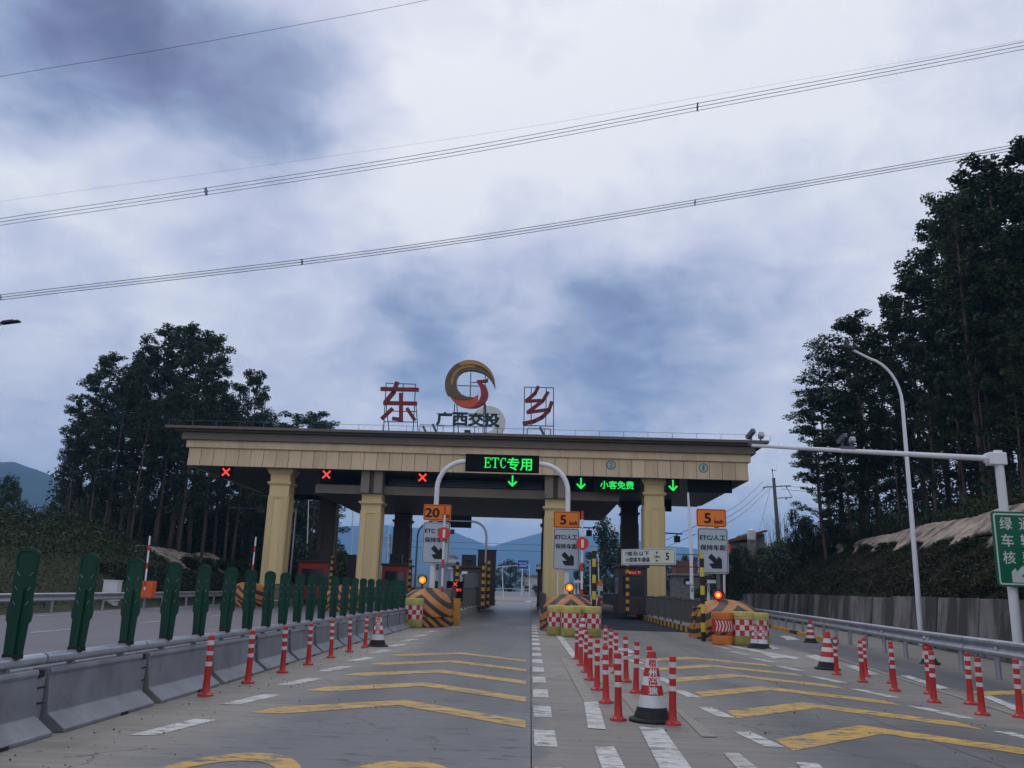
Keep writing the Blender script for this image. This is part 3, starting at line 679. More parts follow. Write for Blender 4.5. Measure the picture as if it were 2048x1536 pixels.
# ------------------------------------------------------------------ retaining wall on the right, one cast panel after another
wall = thing('retaining_wall', 'low stained concrete retaining wall behind the right guardrail', 'wall', (0, 0, 0))
Y = 6.0; k = 0
rngp = random.Random(3)
while Y < 92:
    ln = rngp.choice([2.9, 3.6, 4.4, 5.2]); Y2 = Y+ln
    x0, x1 = wallx(Y)-0.12, wallx(Y2-0.05)-0.12; lean = 0.22
    z0, z1 = zg(Y)-0.1, zg(Y2)-0.1
    h = lerp_tab([(0, 1.68), (70, 1.6), (92, 1.0)], Y) + rngp.uniform(-0.05, 0.04); off = rngp.uniform(-0.05, 0.05)
    mb = MB(); V = [(x0+off, Y+.03, z0), (x1+off, Y2-.03, z1), (x1+off+lean, Y2-.03, z1+h+.1), (x0+off+lean, Y+.03, z0+h+.1),
          (x0+off+.4, Y+.03, z0), (x1+off+.4, Y2-.03, z1), (x1+off+lean+.3, Y2-.03, z1+h+.1), (x0+off+lean+.3, Y+.03, z0+h+.1)]
    mb.add(V, [(0, 3, 2, 1), (4, 5, 6, 7), (3, 7, 6, 2), (0, 4, 7, 3), (1, 2, 6, 5)])
    obj('wall_panel', mb, M['retwall'], wall, bevel=0.02); Y = Y2; k += 1
# sprayed concrete facing of the upper slope, with planting pockets left open at its foot
def facing(name, label, fX, side, y0, y1, lo, hi, step, seed, mtl):
    mb = MB(); ny = int((y1-y0)/step*1.6); nz = 18
    for j in range(ny+1):
        Y = y0+(y1-y0)*j/ny
        pocket = abs(math.sin(PI*(Y-y0)/4.3)); arch = lo(Y) + (1-(1-pocket)**2)*(hi(Y)-lo(Y))*0.34
        for i in range(nz+1):
            r = arch + (hi(Y)-arch)*i/nz; x = fX(Y)+side*r
            mb.v.append((x, Y, hill(x, Y)+0.10+0.05*fbm(x, Y, 2.6, 3)+0.03*fbm(x+9, Y, .5)))
    for j in range(ny):
        for i in range(nz):
            a = j*(nz+1)+i; q = (a, a+1, a+nz+2, a+nz+1); mb.f.append(q if side < 0 else q[::-1]); mb.mi.append(0)
    o = obj(name, mb, mtl, smooth=True); so = o.modifiers.new('s', 'SOLIDIFY'); so.thickness = 0.15; so.offset = -1
    return tag(o, label, 'slope facing')
facing('slope_facing', 'pale sprayed concrete facing with arched planting pockets above the right wall', wallx, 1, 14, 66,
       lambda Y: lerp_tab([(14, 2.1), (30, 2.2), (50, 3.2), (66, 4.2)], Y), lambda Y: lerp_tab([(14, 5.3), (66, 5.0)], Y), 0.3, 1, M['facing'])
facing('slope_facing', 'broken rocky concrete facing on the left bank near the outer lanes', leftx, -1, 63, 92,
       lambda Y: 3.6, lambda Y: lerp_tab([(63, 9.0), (70, 8.4), (92, 8.0)], Y), 0.4, 2, M['facing'])

# ================================================================== THE TOLL CANOPY
FY = 54.0; FX0, FX1 = -22.35, 13.6; FB = 8.87          # front face, its ends and its underside
canopy = thing('toll_canopy', 'beige toll station canopy with panelled fascia spanning the lanes', 'toll canopy', (0, 0, 0))
BY = 71.0
obj('roof_body', MB().bx(FX0+.1, FX1-.1, FY+.12, BY-.1, FB+.12, 11.0), M['brown2'], canopy)
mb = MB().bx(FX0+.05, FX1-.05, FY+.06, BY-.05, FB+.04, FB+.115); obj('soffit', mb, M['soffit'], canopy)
np_ = 44; pw = (FX1-FX0)/np_; pm = None
for i in range(np_):
    if pm is None:
        mb = MB().bx(-pw/2+.014, pw/2-.014, 0.0, 0.12, 0.42, 1.14); mb.bx(-pw/2+.014, pw/2-.014, -0.06, 0.12, 0.0, 0.415)
        pm = mb.mesh('fascia_panel', M['beige'])
    link('fascia_panel', pm, canopy, (FX0+pw*(i+.5), FY, FB))
for sx in (FX0, FX1):
    for k in range(int((BY-FY)/pw)-1):
        s = 1 if sx > 0 else -1
        o = link('fascia_panel', pm, canopy, (sx, FY+.15+pw*(k+.5), FB), rz=R(90)*s)
obj('cornice_band', MB().bx(FX0-.16, FX1+.16, FY-.16, BY+.1, 10.02, 10.50), M['beige'], canopy, bevel=.02)
obj('cornice_band', MB().bx(FX0-.42, FX1+.42, FY-.42, BY+.3, 10.503, 10.98), M['brown'], canopy, bevel=.02)  # brown mixes the band's own colour with the shade beneath the cap
obj('cornice_band', MB().bx(FX0-.75, FX1+.62, FY-.75, BY+.5, 10.983, 11.10), M['brown2'], canopy)
obj('roof_cap', MB().bx(FX0-1.28, FX1+1.1, FY-1.1, BY+1.0, 11.103, 11.27), M['brown2'], canopy)
# lower middle ceiling with stepped sides
LX0, LX1, LB = -14.2, 5.5, 7.55
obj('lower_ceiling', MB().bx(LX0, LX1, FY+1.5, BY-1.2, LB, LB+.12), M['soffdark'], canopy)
obj('lower_beam', MB().bx(LX0-.05, LX1+.05, FY+1.32, FY+1.497, LB-.08, LB+.48), M['brown'], canopy)
obj('lower_beam', MB().bx(LX0-.05, LX1+.05, BY-1.197, BY-1.0, LB-.08, LB+.7), M['brown2'], canopy)
for k in range(26):
    yk = FY+2.0+k*.54
    obj('ceiling_slat', MB().bx(LX0-.16, LX1+.16, yk, yk+.28, LB-.05, LB-.003), M['brown2'], canopy)
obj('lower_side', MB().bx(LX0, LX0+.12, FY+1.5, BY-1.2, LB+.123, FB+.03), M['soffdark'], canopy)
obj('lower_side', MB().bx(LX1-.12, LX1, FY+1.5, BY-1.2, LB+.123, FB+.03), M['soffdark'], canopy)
# slotted grille strips seen between the beams
for k in range(5):
    z = LB+.62+k*.13
    obj('louvre', MB().bx(-9.6, 0.6, FY+1.9+.25*k, FY+2.05+.25*k, z, z+.05), M['frame'], canopy)
def column(xc, yc, w, ztop, tall):
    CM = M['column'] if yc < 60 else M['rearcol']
    zb = zg(yc); c = obj('column', MB().bx(-w/2, w/2, -w/2, w/2, 0, ztop-zb), CM, canopy, (xc, yc, zb), bevel=.03)
    # recessed panel framed by raised stiles on the road-facing sides
    top = (ztop-zb)-(1.75 if tall else 1.1)
    for face in range(4):
        rz = face*PI/2
        fr = MB(); e = w/2
        fr.bx(-w*.5+.02, -w*.22, -e-.045, -e-.002, 0.9, top); fr.bx(w*.22, w*.5-.02, -e-.045, -e-.002, 0.9, top); fr.bx(-w*.22, w*.22, -e-.045, -e-.002, top-.16, top)
        obj('raised_frame', fr, CM, c, rz=rz)
    if tall:
        cap = MB()
        for (z0, z1, d) in ((-.14, -.004, .22), (-.26, -.143, .15), (-.36, -.263, .09), (-.98, -.86, .13), (-1.05, -.983, .07)):
            cap.bx(-w/2-d, w/2+d, -w/2-d, w/2+d, ztop-zb+z0, ztop-zb+z1)
        obj('capital', cap, CM, c)
    else:
        cap = MB()
        for (z0, z1, d) in ((-.62, -.50, .15), (-.70, -.623, .07)): cap.bx(-w/2-d, w/2+d, -w/2-d, w/2+d, ztop-zb+z0, ztop-zb+z1)
        obj('capital', cap, CM, c)
    return c
COLX = [(-16.45, True), (-10.4, False), (1.42, False), (7.75, True)]
for xc, tall in COLX:
    column(xc, 55.4, 1.28, FB+.03 if tall else LB-.1, tall)
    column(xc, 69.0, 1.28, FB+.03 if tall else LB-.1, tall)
for xc, tall in COLX[1:3]:
    for s in (-1, 1):
        obj('bracket_beam', MB().bx(xc+s*.42-.27, xc+s*.42+.27, FY+.35, FY+1.31, LB-.1, FB+.03), M['brown'], canopy, bevel=.01)
    obj('bracket_infill', MB().bx(xc-.14, xc+.14, FY+.55, FY+1.3, LB-.1, FB+.03), M['soffdark'], canopy)
# lane numbers
for body, px, py in (('2', 1222, 930), ('1', 1407, 936)):
    p = at(px, py, FY-.03); n = 28
    disc = MB(); disc.prism([(.245*math.cos(2*PI*i/n), .245*math.sin(2*PI*i/n)) for i in range(n)], -.012, 0.0)
    num = obj('lane_number', disc, M['palepaint'], canopy, (p.x, FY-.005, p.z))
    ring = MB(); ro, ri = .30, .24
    for i in range(n):
        a, b = 2*PI*i/n, 2*PI*(i+1)/n
        ring.prism([(ri*math.cos(a), ri*math.sin(a)), (ro*math.cos(a), ro*math.sin(a)), (ro*math.cos(b), ro*math.sin(b)), (ri*math.cos(b), ri*math.sin(b))], -.02, -.001)
    obj('number_ring', ring, M['teal'], num)
    lettering('number_digit', body, M['teal'], num, (0, -.02, 0), height=.32, width=.2 if body == '2' else .10, bold=.008)
# rail round the roof edge
rail = MB(); y0 = FY-.98
for z in (11.62,): rail.tube([(FX0-1.1, y0, z), (FX1+1.0, y0, z)], .012, 5)
for i in range(26): x = FX0-1.1+i*(FX1-FX0+2.3)/25; rail.tube([(x, y0, 11.27), (x, y0, 11.64)], .014, 5)
obj('lightning_rail', rail, M['frame'], canopy)

# ------------------------------------------------------------------ things standing on the roof
PX = 1/FOC*56.0                                    # metres per picture pixel on the letters' plane
def rfn(cxp, cyp):
    """picture measurements of the lettering -> metres on its own plane (56 m away, upright)"""
    o = at(cxp, cyp, 56)
    def f(px, py): p = at(px, py, 56); return (p.x-o.x, p.z-o.z)
    return o, f
def crop6(x, y): return (740+x/5.12, 710+y/5.12)
def frame_posts(parent, segs, f, y=0.25, r=.035):
    for (a, b) in segs:
        (x0, z0), (x1, z1) = f(*crop6(*a)), f(*crop6(*b))
        obj('frame_bar', MB().tube([(x0, y, z0), (x1, y, z1)], r, 5), M['frame'], parent)
o, f = rfn(800, 870)
zr = 11.27-o.z
t = thing('roof_character', 'large dark red character 东 on a steel frame above the canopy', 'letter sign', o)
mb = MB(); F6 = lambda *p: [f(*crop6(*q)) for q in p]
mb.stroke(F6((118,348),(492,356)), .25, -.12, .12); mb.stroke(F6((278,285),(240,385),(160,482)), .27, -.13, .13)
mb.stroke(F6((145,492),(474,497)), .25, -.11, .11); mb.stroke(F6((318,400),(318,668)), .25, -.14, .14); mb.stroke(F6((322,662),(236,652)), .22, -.125, .125)
mb.stroke(F6((228,552),(122,652)), .22, -.12, .12); mb.stroke(F6((382,552),(455,662)), .24, -.12, .12)
obj('character_strokes', mb, M['letter_red'], t)
frame_posts(t, [((160,275),(128,835)), ((462,288),(432,835)), ((155,280),(465,290)), ((335,290),(330,400)), ((150,565),(470,572)), ((135,675),(470,680)), ((160,500),(195,835)), ((465,500),(492,835))], f)
o, f = rfn(1078, 872)
t = thing('roof_character', 'large dark red character 乡 in a steel frame above the canopy', 'letter sign', o)
mb = MB(); F6 = lambda *p: [f(*crop6(*q)) for q in p]
mb.stroke(F6((1722,328),(1690,395),(1600,470)), .22, -.12, .12); mb.stroke(F6((1596,474),(1745,466)), .20, -.11, .11)
mb.stroke(F6((1820,385),(1770,470),(1615,588)), .22, -.13, .13); mb.stroke(F6((1612,588),(1825,560)), .20, -.125, .125)
mb.stroke(F6((1860,485),(1832,570),(1760,640),(1680,680),(1572,702)), .24, -.14, .14)
obj('character_strokes', mb, M['letter_red'], t)
frame_posts(t, [((1582,318),(1572,850)), ((1880,325),(1880,850)), ((1582,320),(1880,327)), ((1575,715),(1880,722)), ((1650,330),(1650,715)), ((1805,330),(1800,715)), ((1575,818),(1880,826))], f)
# round emblem: bronze crescent over a red bird-like crescent
o, f = rfn(940, 872)
t = thing('roof_emblem', 'round bronze and red crescent emblem on posts above the canopy', 'emblem', o)
def arcpts(cx, cy, r, a0, a1, n): return [(cx+r*math.cos(R(a0+(a1-a0)*i/n)), cy-r*math.sin(R(a0+(a1-a0)*i/n))) for i in range(n+1)]
outer = arcpts(1027, 318, 257, -7, 205, 40)
inner = [(830,440),(870,460),(930,468),(1000,462),(1060,440),(990,432),(940,410),(905,370),(887,310),(890,250),(915,205),(955,175),(1010,163),(1070,165),(1130,180),(1180,200),(1225,240),(1262,300)]
def strip_poly(mb, A, B, y0, y1, f):
    """solid band between two outlines with the same number of points"""
    a = [f(*crop6(*p)) for p in A]; b = [f(*crop6(*p)) for p in B]
    for i in range(len(a)-1): mb.prism([a[i], a[i+1], b[i+1], b[i]], y0, y1)
def resample(pts, n):
    L_ = [0]
    for p, q in zip(pts[:-1], pts[1:]): L_.append(L_[-1]+math.dist(p, q))
    out = []
    for i in range(n):
        s = L_[-1]*i/(n-1); j = max(k for k in range(len(L_)) if L_[k] <= s+1e-9); j = min(j, len(pts)-2)
        u = (s-L_[j])/max(1e-9, L_[j+1]-L_[j]); out.append((pts[j][0]+(pts[j+1][0]-pts[j][0])*u, pts[j][1]+(pts[j+1][1]-pts[j][1])*u))
    return out
ring_in = [(1283,352),(1262,300),(1225,240),(1180,200),(1130,180),(1070,165),(1010,163),(955,175),(915,205),(890,250),(887,310),(905,370),(940,410),(990,432),(1060,440)]
ring_out = arcpts(1027, 318, 257, -8, 200, 30) + [(830,430),(880,455),(950,468),(1010,460),(1062,442)]
NA = 48; A = resample(ring_out, NA); B = resample(ring_in, NA)
mid = [((a[0]*.52+b[0]*.48), (a[1]*.52+b[1]*.48)) for a, b in zip(A, B)]
mb = MB(); strip_poly(mb, A, mid, -.30, .22, f); obj('outer_crescent', mb, [M['golddark']], t)
A2 = A[2:26]; M2 = [(a[0]*.86+m_[0]*.14, a[1]*.86+m_[1]*.14) for a, m_ in zip(A[2:26], B[2:26])]
mb = MB(); strip_poly(mb, mid, B, -.24, .22, f); obj('inner_crescent', mb, [M['golddark']], t)
hi_ = [((a[0]*.97+b[0]*.03), (a[1]*.97+b[1]*.03)) for a, b in zip(A, B)]
mb = MB(); lowr = [((a[0]*.55+b[0]*.45), (a[1]*.55+b[1]*.45)) for a, b in zip(A, B)]
strip_poly(mb, [p for p in hi_[1:23]], [p for p in lowr[1:23]], -.36, -.30, f)
obj('bronze_face', mb, [M['gold']], t)
mb = MB(); strip_poly(mb, resample([((a[0]*.5+b[0]*.5), (a[1]*.5+b[1]*.5)) for a, b in zip(A, B)][16:34], 16), resample([((a[0]*.28+b[0]*.72), (a[1]*.28+b[1]*.72)) for a, b in zip(A, B)][16:34], 16), -.30, -.24, f)
obj('bronze_face', mb, [M['gold']], t)
Ro = resample([(806,398),(835,450),(880,500),(940,530),(1010,546),(1060,546),(1110,535)], 16); Ri = resample([(806,398),(840,432),(890,456),(950,468),(1010,460),(1062,442),(1108,410)], 16)
mb = MB(); strip_poly(mb, Ro, Ri, -.22, .20, f); obj('red_crescent', mb, M['logored'], t)
Ro = resample([(1085,545),(1130,528),(1175,495),(1208,440),(1214,395),(1195,335),(1150,295),(1092,270)], 18); Ri = resample([(1040,544),(1085,520),(1115,480),(1135,430),(1138,390),(1130,345),(1112,305),(1092,270)], 18)
mb = MB(); strip_poly(mb, Ro, Ri, -.26, .20, f); obj('red_tail', mb, M['logodark'], t)
mb = MB().prism([f(*crop6(*q)) for q in ((1090,268),(1120,262),(1190,258),(1212,240),(1208,278),(1150,284),(1110,285))], -.2, .12); obj('crest', mb, M['letter_red'], t)
frame_posts(t, [((1030,170),(1022,435)), ((890,303),(1110,308)), ((1035,270),(1095,270)), ((1178,195),(1172,800)), ((862,495),(848,835)), ((886,500),(903,835)), ((1165,500),(1152,835)), ((1182,495),(1188,835))], f, y=.3)
o, f = rfn(937, 872)
t = thing('roof_lettering', 'dark green lettering 广西交投 under the round emblem', 'letter sign', o)
ce = f(*crop6(1004, 660)); xl = f(*crop6(680, 660))[0]; xr = f(*crop6(1328, 660))[0]
wch = (xr-xl)/4
for i, ch in enumerate('广西交投'):
    mbt = text_mesh(ch, width=wch*.93, height=.86, bold=.045)
    vs = mbt.v; o2 = MB(); o2.add(vs, mbt.f); o2.add([(x, y_+.12, z) for x, y_, z in vs], [q[::-1] for q in mbt.f])
    obj('character', o2, M['letter_green'], t, (xl+wch*(i+.5), -.1, ce[1]))
frame_posts(t, [((680,598),(1328,605)), ((680,720),(1328,735)), ((1072,735),(1072,835)), ((1305,735),(1305,835))], f, y=.05, r=.03)
# pale back of the second emblem, which faces the other way at the rear edge
p = at(977, 846, 69.5)
t = thing('rear_emblem', 'pale grey back of a round emblem behind the green lettering', 'emblem', p)
mb = MB(); n = 40
for i in range(n-7):
    a, b = R(-118+i*360/n), R(-118+(i+1)*360/n); w0 = .25+.55*abs(math.cos((a)/2)); w1 = .25+.55*abs(math.cos((b)/2)); ro = 1.42
    mb.prism([((ro-w0)*math.cos(a), (ro-w0)*math.sin(a)), (ro*math.cos(a), ro*math.sin(a)), (ro*math.cos(b), ro*math.sin(b)), ((ro-w1)*math.cos(b), (ro-w1)*math.sin(b))], -.15, .15)
obj('crescent_back', mb, M['signpale'], t)
obj('frame_bar', MB().tube([(-.6, 0, -.9), (-.6, 0, 11.27-p.z)], .04, 5).tube([(.5, 0, -.9), (.5, 0, 11.27-p.z)], .04, 5), M['frame'], t)
# floodlight frames on the roof
for lab, (xa, ya), (xb, yb), lamps in (('low steel floodlight frame right of the character 东', (525,732), (760,738), ((575,790), (672,770))),
                                       ('low steel floodlight frame at the foot of the character 乡', (1615,768), (1845,772), ((1760,800),))):
    o, f = rfn(*crop6(xa, 835)); o.y = 55.4
    t = thing('floodlight_frame', lab, 'floodlight', (o.x, 55.4, 11.27))
    (x0, z0), (x1, z1) = f(*crop6(xa, ya)), f(*crop6(xb, yb)); h = z0+o.z-11.27
    for a, b in (((x0, h), (x1, h)), ((x0, 0), (x0, h)), ((x1, 0), (x1, h)), ((x0+(x1-x0)*.75, 0), (x0+(x1-x0)*.75, h))):
        obj('frame_bar', MB().tube([(a[0], 0, a[1]), (b[0], 0, b[1])], .025, 5), M['frame'], t)
    for q in lamps:
        xx, zz = f(*crop6(*q)); obj('floodlight', MB().box((xx, -.1, max(.25, zz+o.z-11.27)), (.16, .16, .62), ry=R(-28)), M['frame'], t)
p = at(935, 864, 55); tag(obj('roof_lamp_box', MB().bx(-.2, .2, -.12, .12, 0, .17).bx(-.03, .03, -.03, .03, -.08, 0), M['black'], None, (p.x, 55, p.z-.05)), 'small black lamp box on the roof edge under the emblem', 'lamp box')

# ------------------------------------------------------------------ lane signals hung under the fascia
def led_arrow_mb(s):
    mb = MB(); mb.stroke([(0, .30*s), (0, -.20*s)], .09*s, -.012, 0); mb.stroke([(-.22*s, -.04*s), (0, -.27*s)], .10*s, -.011, 0.001); mb.stroke([(.22*s, -.04*s), (0, -.27*s)], .10*s, -.010, .002); return mb
def led_cross_mb(s):
    mb = MB(); mb.stroke([(-.22*s, .22*s), (.22*s, -.22*s)], .11*s, -.012, 0); mb.stroke([(.22*s, .22*s), (-.22*s, -.22*s)], .11*s, -.011, .001); return mb
case = MB().bx(-.40, .40, 0, .16, -.40, .40).bx(-.40, .40, -.12, 0, .36, .40).bx(-.3, -.26, .04, .1, .40, .62).bx(.26, .3, .04, .1, .40, .62).mesh('signal_case', M['ledboard'])
GRP = 'lane signals under the canopy fascia'
for px, py, kind, lab in ((452, 944, 'x', 'red cross lane signal over the outermost left lane'), (653, 949, 'x', 'red cross lane signal right of the first beige column'),
                     (845, 955, 'x', 'red cross lane signal just left of the curved gantry pole'), (1025, 962, 'v', 'green down arrow signal directly under the wide ETC display'),
                     (1162, 967, 'v', 'green down arrow signal left of the green text display'), (1346, 971, 'v', 'green down arrow signal right of the rightmost front column')):
    p = at(px, py, 54.3); t = thing('lane_signal', lab, 'lane signal', (p.x, 54.3, p.z), group=GRP)
    link('signal_case', case, t)
    if kind == 'x': obj('red_cross', led_cross_mb(1.0), M['ledred'], t, (0, -.004, 0))
    else: obj('green_arrow', led_arrow_mb(1.12), M['ledgreen'], t, (0, -.004, 0))
def led_board(name, label, px, py, Y, w, h, body, material, tw=None, th=None, dx=0.0, hang=0.0):
    p = at(px, py, Y); t = thing(name, label, 'led display', (p.x, Y, p.z))
    b = MB().bx(-w/2, w/2, 0, .18, -h/2, h/2)
    obj('display_case', b, M['ledboard'], t, bevel=.01)
    if hang: obj('hanger', MB().bx(-w*.3, -w*.3+.05, .05, .1, h/2, h/2+hang).bx(w*.3-.05, w*.3, .05, .1, h/2, h/2+hang), M['frame'], t)
    if body: lettering('led_text', body, material, t, (dx, -.006, 0), width=tw, height=th, bold=.012)
    return t
led_board('text_display', 'black display with green characters 小客免费 between two lane signals', 1234, 970, 54.3, 2.95, .92, '小客免费', M['ledgreen'], 2.12, .50, 0, .1)
led_board('text_display', 'blank dark display at the right end under the fascia', 1420, 972, 54.6, 2.8, .82, None, None, hang=.1)
for lab, px, py, w, h, Y in (('long dark unlit board under the left rear of the canopy', 617, 992, 2.4, .55, 70.2), ('short dark unlit board beside a rear column at left', 662, 996, 1.0, .6, 70.2),
                           ('small dark box hung right of the rightmost front column', 1334, 1011, .7, .9, 66)):
    led_board('dark_board', lab, px, py, Y, w, h, None, None, hang=(.5 if h < .9 else 1.0))

# ================================================================== BARRIER OF STEEL UNITS ON THE LEFT
BX = -4.42
def barrier_x(Y): return lerp_tab([(5, -4.40), (13, -4.50), (20, -4.66), (24, -4.62), (33, -4.40), (40, -4.3)], Y) - 0.20
seg_len = 2.24
def make_barrier():
    t = thing('barrier_unit', 'x', 'crash barrier')
    L_ = seg_len-.085
    # profile (x to the right = lane side, z up)
    prof = [(-.26, 0), (.30, 0), (.30, .035), (.12, .17), (.085, .50), (.10, .535), (.085, .575), (-.085, .575), (-.10, .535), (-.085, .50), (-.12, .17), (-.26, .035)]
    mb = MB(); vs = [(x, yy_, z) for yy_ in (0, L_-.12) for x, z in prof]; n = len(prof)
    fs = [tuple(range(n)), tuple(range(n, 2*n))[::-1]] + [(i, n+i, n+(i+1) % n, (i+1) % n) for i in range(n)]
    mb.add(vs, fs); obj('body', mb, M['steel'], t, bevel=.008)
    mb = MB(); mb.bx(-.07, .07, L_-.118, L_+.045, .12, .50)
    obj('joint_plate', mb, M['steel'], t)
    mb = MB()
    for z in (.26, .40): mb.bx(-.075, .078, L_-.125, L_+.05, z, z+.014)
    mb.bx(-.09, .09, L_-.10, L_-.02, .503, .565)
    obj('joint_bolt', mb, M['rubber'], t)
    for yb_ in (.5, 1.6): obj('rail_bracket', MB().bx(-.03, .03, yb_, yb_+.06, .575, .63), M['steel'], t)
    mb = MB().tube([(0, 0, .655), (0, L_+.05, .655)], .055, 10)
    smooth_angle(obj('top_pipe', mb, M['pipe'], t))
    mb = MB().box((.262, 1.25, .016), (.10, .16, .03)); obj('drain_slot', mb, M['rubber'], t)
    return t
bar0 = make_barrier(); first = True
Y = 8.43-2*seg_len; i = 0
while Y < 33:
    o = bar0 if first else copy_tree(bar0); first = False
    xa, xb = barrier_x(Y), barrier_x(Y+seg_len); o.location = (xa, Y, zg(Y)); o.rotation_euler = (math.atan2(zg(Y+seg_len)-zg(Y), seg_len), 0, -math.atan2(xb-xa, seg_len))
    o['label'] = 'grey steel barrier unit, %s from the near left end of the row' % ORD[i]
    o['group'] = 'steel barrier units along the left of the lane'; Y += seg_len; i += 1
NBAR = i
# anti-glare boards: a shaped leaf of dark green plastic with a raised rim and small slots
def make_board():
    t = thing('glare_board', 'x', 'glare board')
    H_ = .96
    half = [(.086, 0), (.092, .17), (.095, .27), (.114, .30), (.118, .36), (.100, .48), (.098, .56), (.110, .62), (.100, .68), (.103, .78), (.108, .86), (.098, .905), (.064, .935), (0, .952)]
    outl = [(x, z) for x, z in half] + [(-x, z) for x, z in half[::-1][1:]]
    # the leaf bends back at both sides like a shallow V
    def bend(x): return -.015 + .10*abs(x)
    mb = MB(); n = len(half)
    L_ = [(-x, z) for x, z in half]; 
    for (side) in (1, -1):
        vs = []
        for x, z in half: vs += [(side*x, bend(x), z), (0, -.015, z)]
        vs2 = [(x, y_+.012, z) for x, y_, z in vs]; fs = []
        for k in range(n-2+1):
            a = 2*k; q = (a, a+2, a+3, a+1) if side > 0 else (a, a+1, a+3, a+2); fs.append(q)
        off = len(vs); fs2 = [tuple(i_+off for i_ in q[::-1]) for q in fs]
        edge = [(2*k, 2*k+off, 2*k+2+off, 2*k+2) for k in range(n-1)]
        if side < 0: edge = [q[::-1] for q in edge]
        mb.add(vs+vs2, fs+fs2+edge)
    obj('leaf', mb, M['greenboard'], t)
    rim = MB(); pts = [(x*.86, bend(x)-.006, min(z, .93)-.012) for x, z in half[9:]] ; pts = pts + [(-x, y_, z) for x, y_, z in pts[::-1][1:]]
    rim.tube(pts, .006, 5); obj('rim', rim, M['greenboard'], t)
    rb = MB().bx(-.022, .022, -.042, -.004, 0.0, .58); obj('rib', rb, M['greenboard'], t)
    for z in (.45, .58, .71):
        for s in (1, -1): obj('slot', MB().box((s*.058, bend(.058)-.006, z), (.006, .006, .045), ry=R(38)*s), M['steel'], t)
    obj('foot', MB().bx(-.07, .07, -.05, .05, -.035, 0.006).bx(-.02, .02, -.02, .02, -.05, -.03), M['rubber'], t)
    return t
b0 = make_board(); rb_ = random.Random(4); k = 0; Y = 5.63
while Y < 32.2:
    o = b0 if k == 0 else copy_tree(b0)
    o.location = (barrier_x(Y), Y, zg(Y)+.725); o.rotation_euler = (rb_.uniform(-.03, .03), rb_.uniform(-.02, .02), rb_.uniform(-.12, .12)-.02)
    o['label'] = 'dark green anti-glare board on the pipe, %s from the near left end' % ORD[k] if k < 30 else 'far board'
    o['group'] = 'green anti-glare boards on the barrier'; Y += 1.135; k += 1

# ================================================================== FLEXIBLE POSTS
def bands_lathe(rs, zs, rfun, n=14, ex=.002):
    mb = MB()
    return mb
def make_post():
    t = thing('delineator_post', 'x', 'delineator post')
    prof = [(0, .752), (.028, .75), (.037, .742), (.039, .73), (.040, .40), (.043, .20), (.049, .055), (.062, .035), (.095, .022), (.100, .0)]
    smooth_angle(obj('tube', MB().lathe(prof[::-1], n=16), M['red'], t), 50)
    r = lambda z: .0402 + (.0028*(0.40-z)/.2 if z < .4 else 0)
    for z0, z1 in ((.625, .685), (.500, .550), (.365, .420)):
        mb = MB().lathe([(r(z0)+.0005, z0), (r(z0)+.003, z0+.002), (r(z1)+.003, z1-.002), (r(z1)+.0005, z1)], n=16)
        obj('reflective_band', mb, M['refl'], t, smooth=False)
    mb = MB()
    for a in range(4): mb.lathe([(0, .034), (.010, .034), (.012, .022)], (.075*math.cos(a*PI/2+.5), .075*math.sin(a*PI/2+.5), 0), n=6)
    obj('anchor_bolt', mb, M['rubber'], t)
    return t
p0 = make_post(); rp = random.Random(11)
def place_posts(pts, fmt, group, start=[True]):
    for i, (x, Y) in enumerate(pts):
        o = p0 if start[0] else copy_tree(p0); start[0] = False
        o.location = (x, Y, zg(Y)+.003); o.rotation_euler = (rp.uniform(-.03, .03), rp.uniform(-.035, .035), rp.uniform(0, 3))
        o['label'] = fmt % ORD[i]; o['group'] = group
place_posts([(-4.16, 11.52), (-4.14, 13.15), (-4.13, 14.92), (-4.12, 16.58), (-4.1, 18.35), (-4.08, 20.1), (-4.03, 21.7)], 'red and white flexible post beside the steel barrier, %s from the near end', 'posts along the steel barrier')
place_posts([(1.06, 10.62), (1.06, 12.28), (1.06, 13.9), (1.06, 15.5), (1.08, 16.98), (1.08, 18.6), (1.08, 20.3)], 'flexible post in the left file of the central pair, %s from the near end', 'posts in the central double file')
place_posts([(1.66, 10.42), (1.68, 12.5), (1.63, 13.68), (1.67, 15.38), (1.65, 16.98), (1.69, 18.58), (1.73, 20.33)], 'flexible post in the right file of the central pair, %s from the near end', 'posts in the central double file')
place_posts([(6.16, 12.4), (6.15, 13.8), (6.22, 15.4), (6.24, 16.9), (6.28, 18.4)], 'flexible post, left file of the right-hand group, %s from the near end', 'posts in the right-hand double file')
place_posts([(6.60, 12.28), (6.65, 13.7), (6.67, 15.1), (6.77, 16.86), (6.81, 18.25)], 'flexible post, right file of the right-hand group, %s from the near end', 'posts in the right-hand double file')

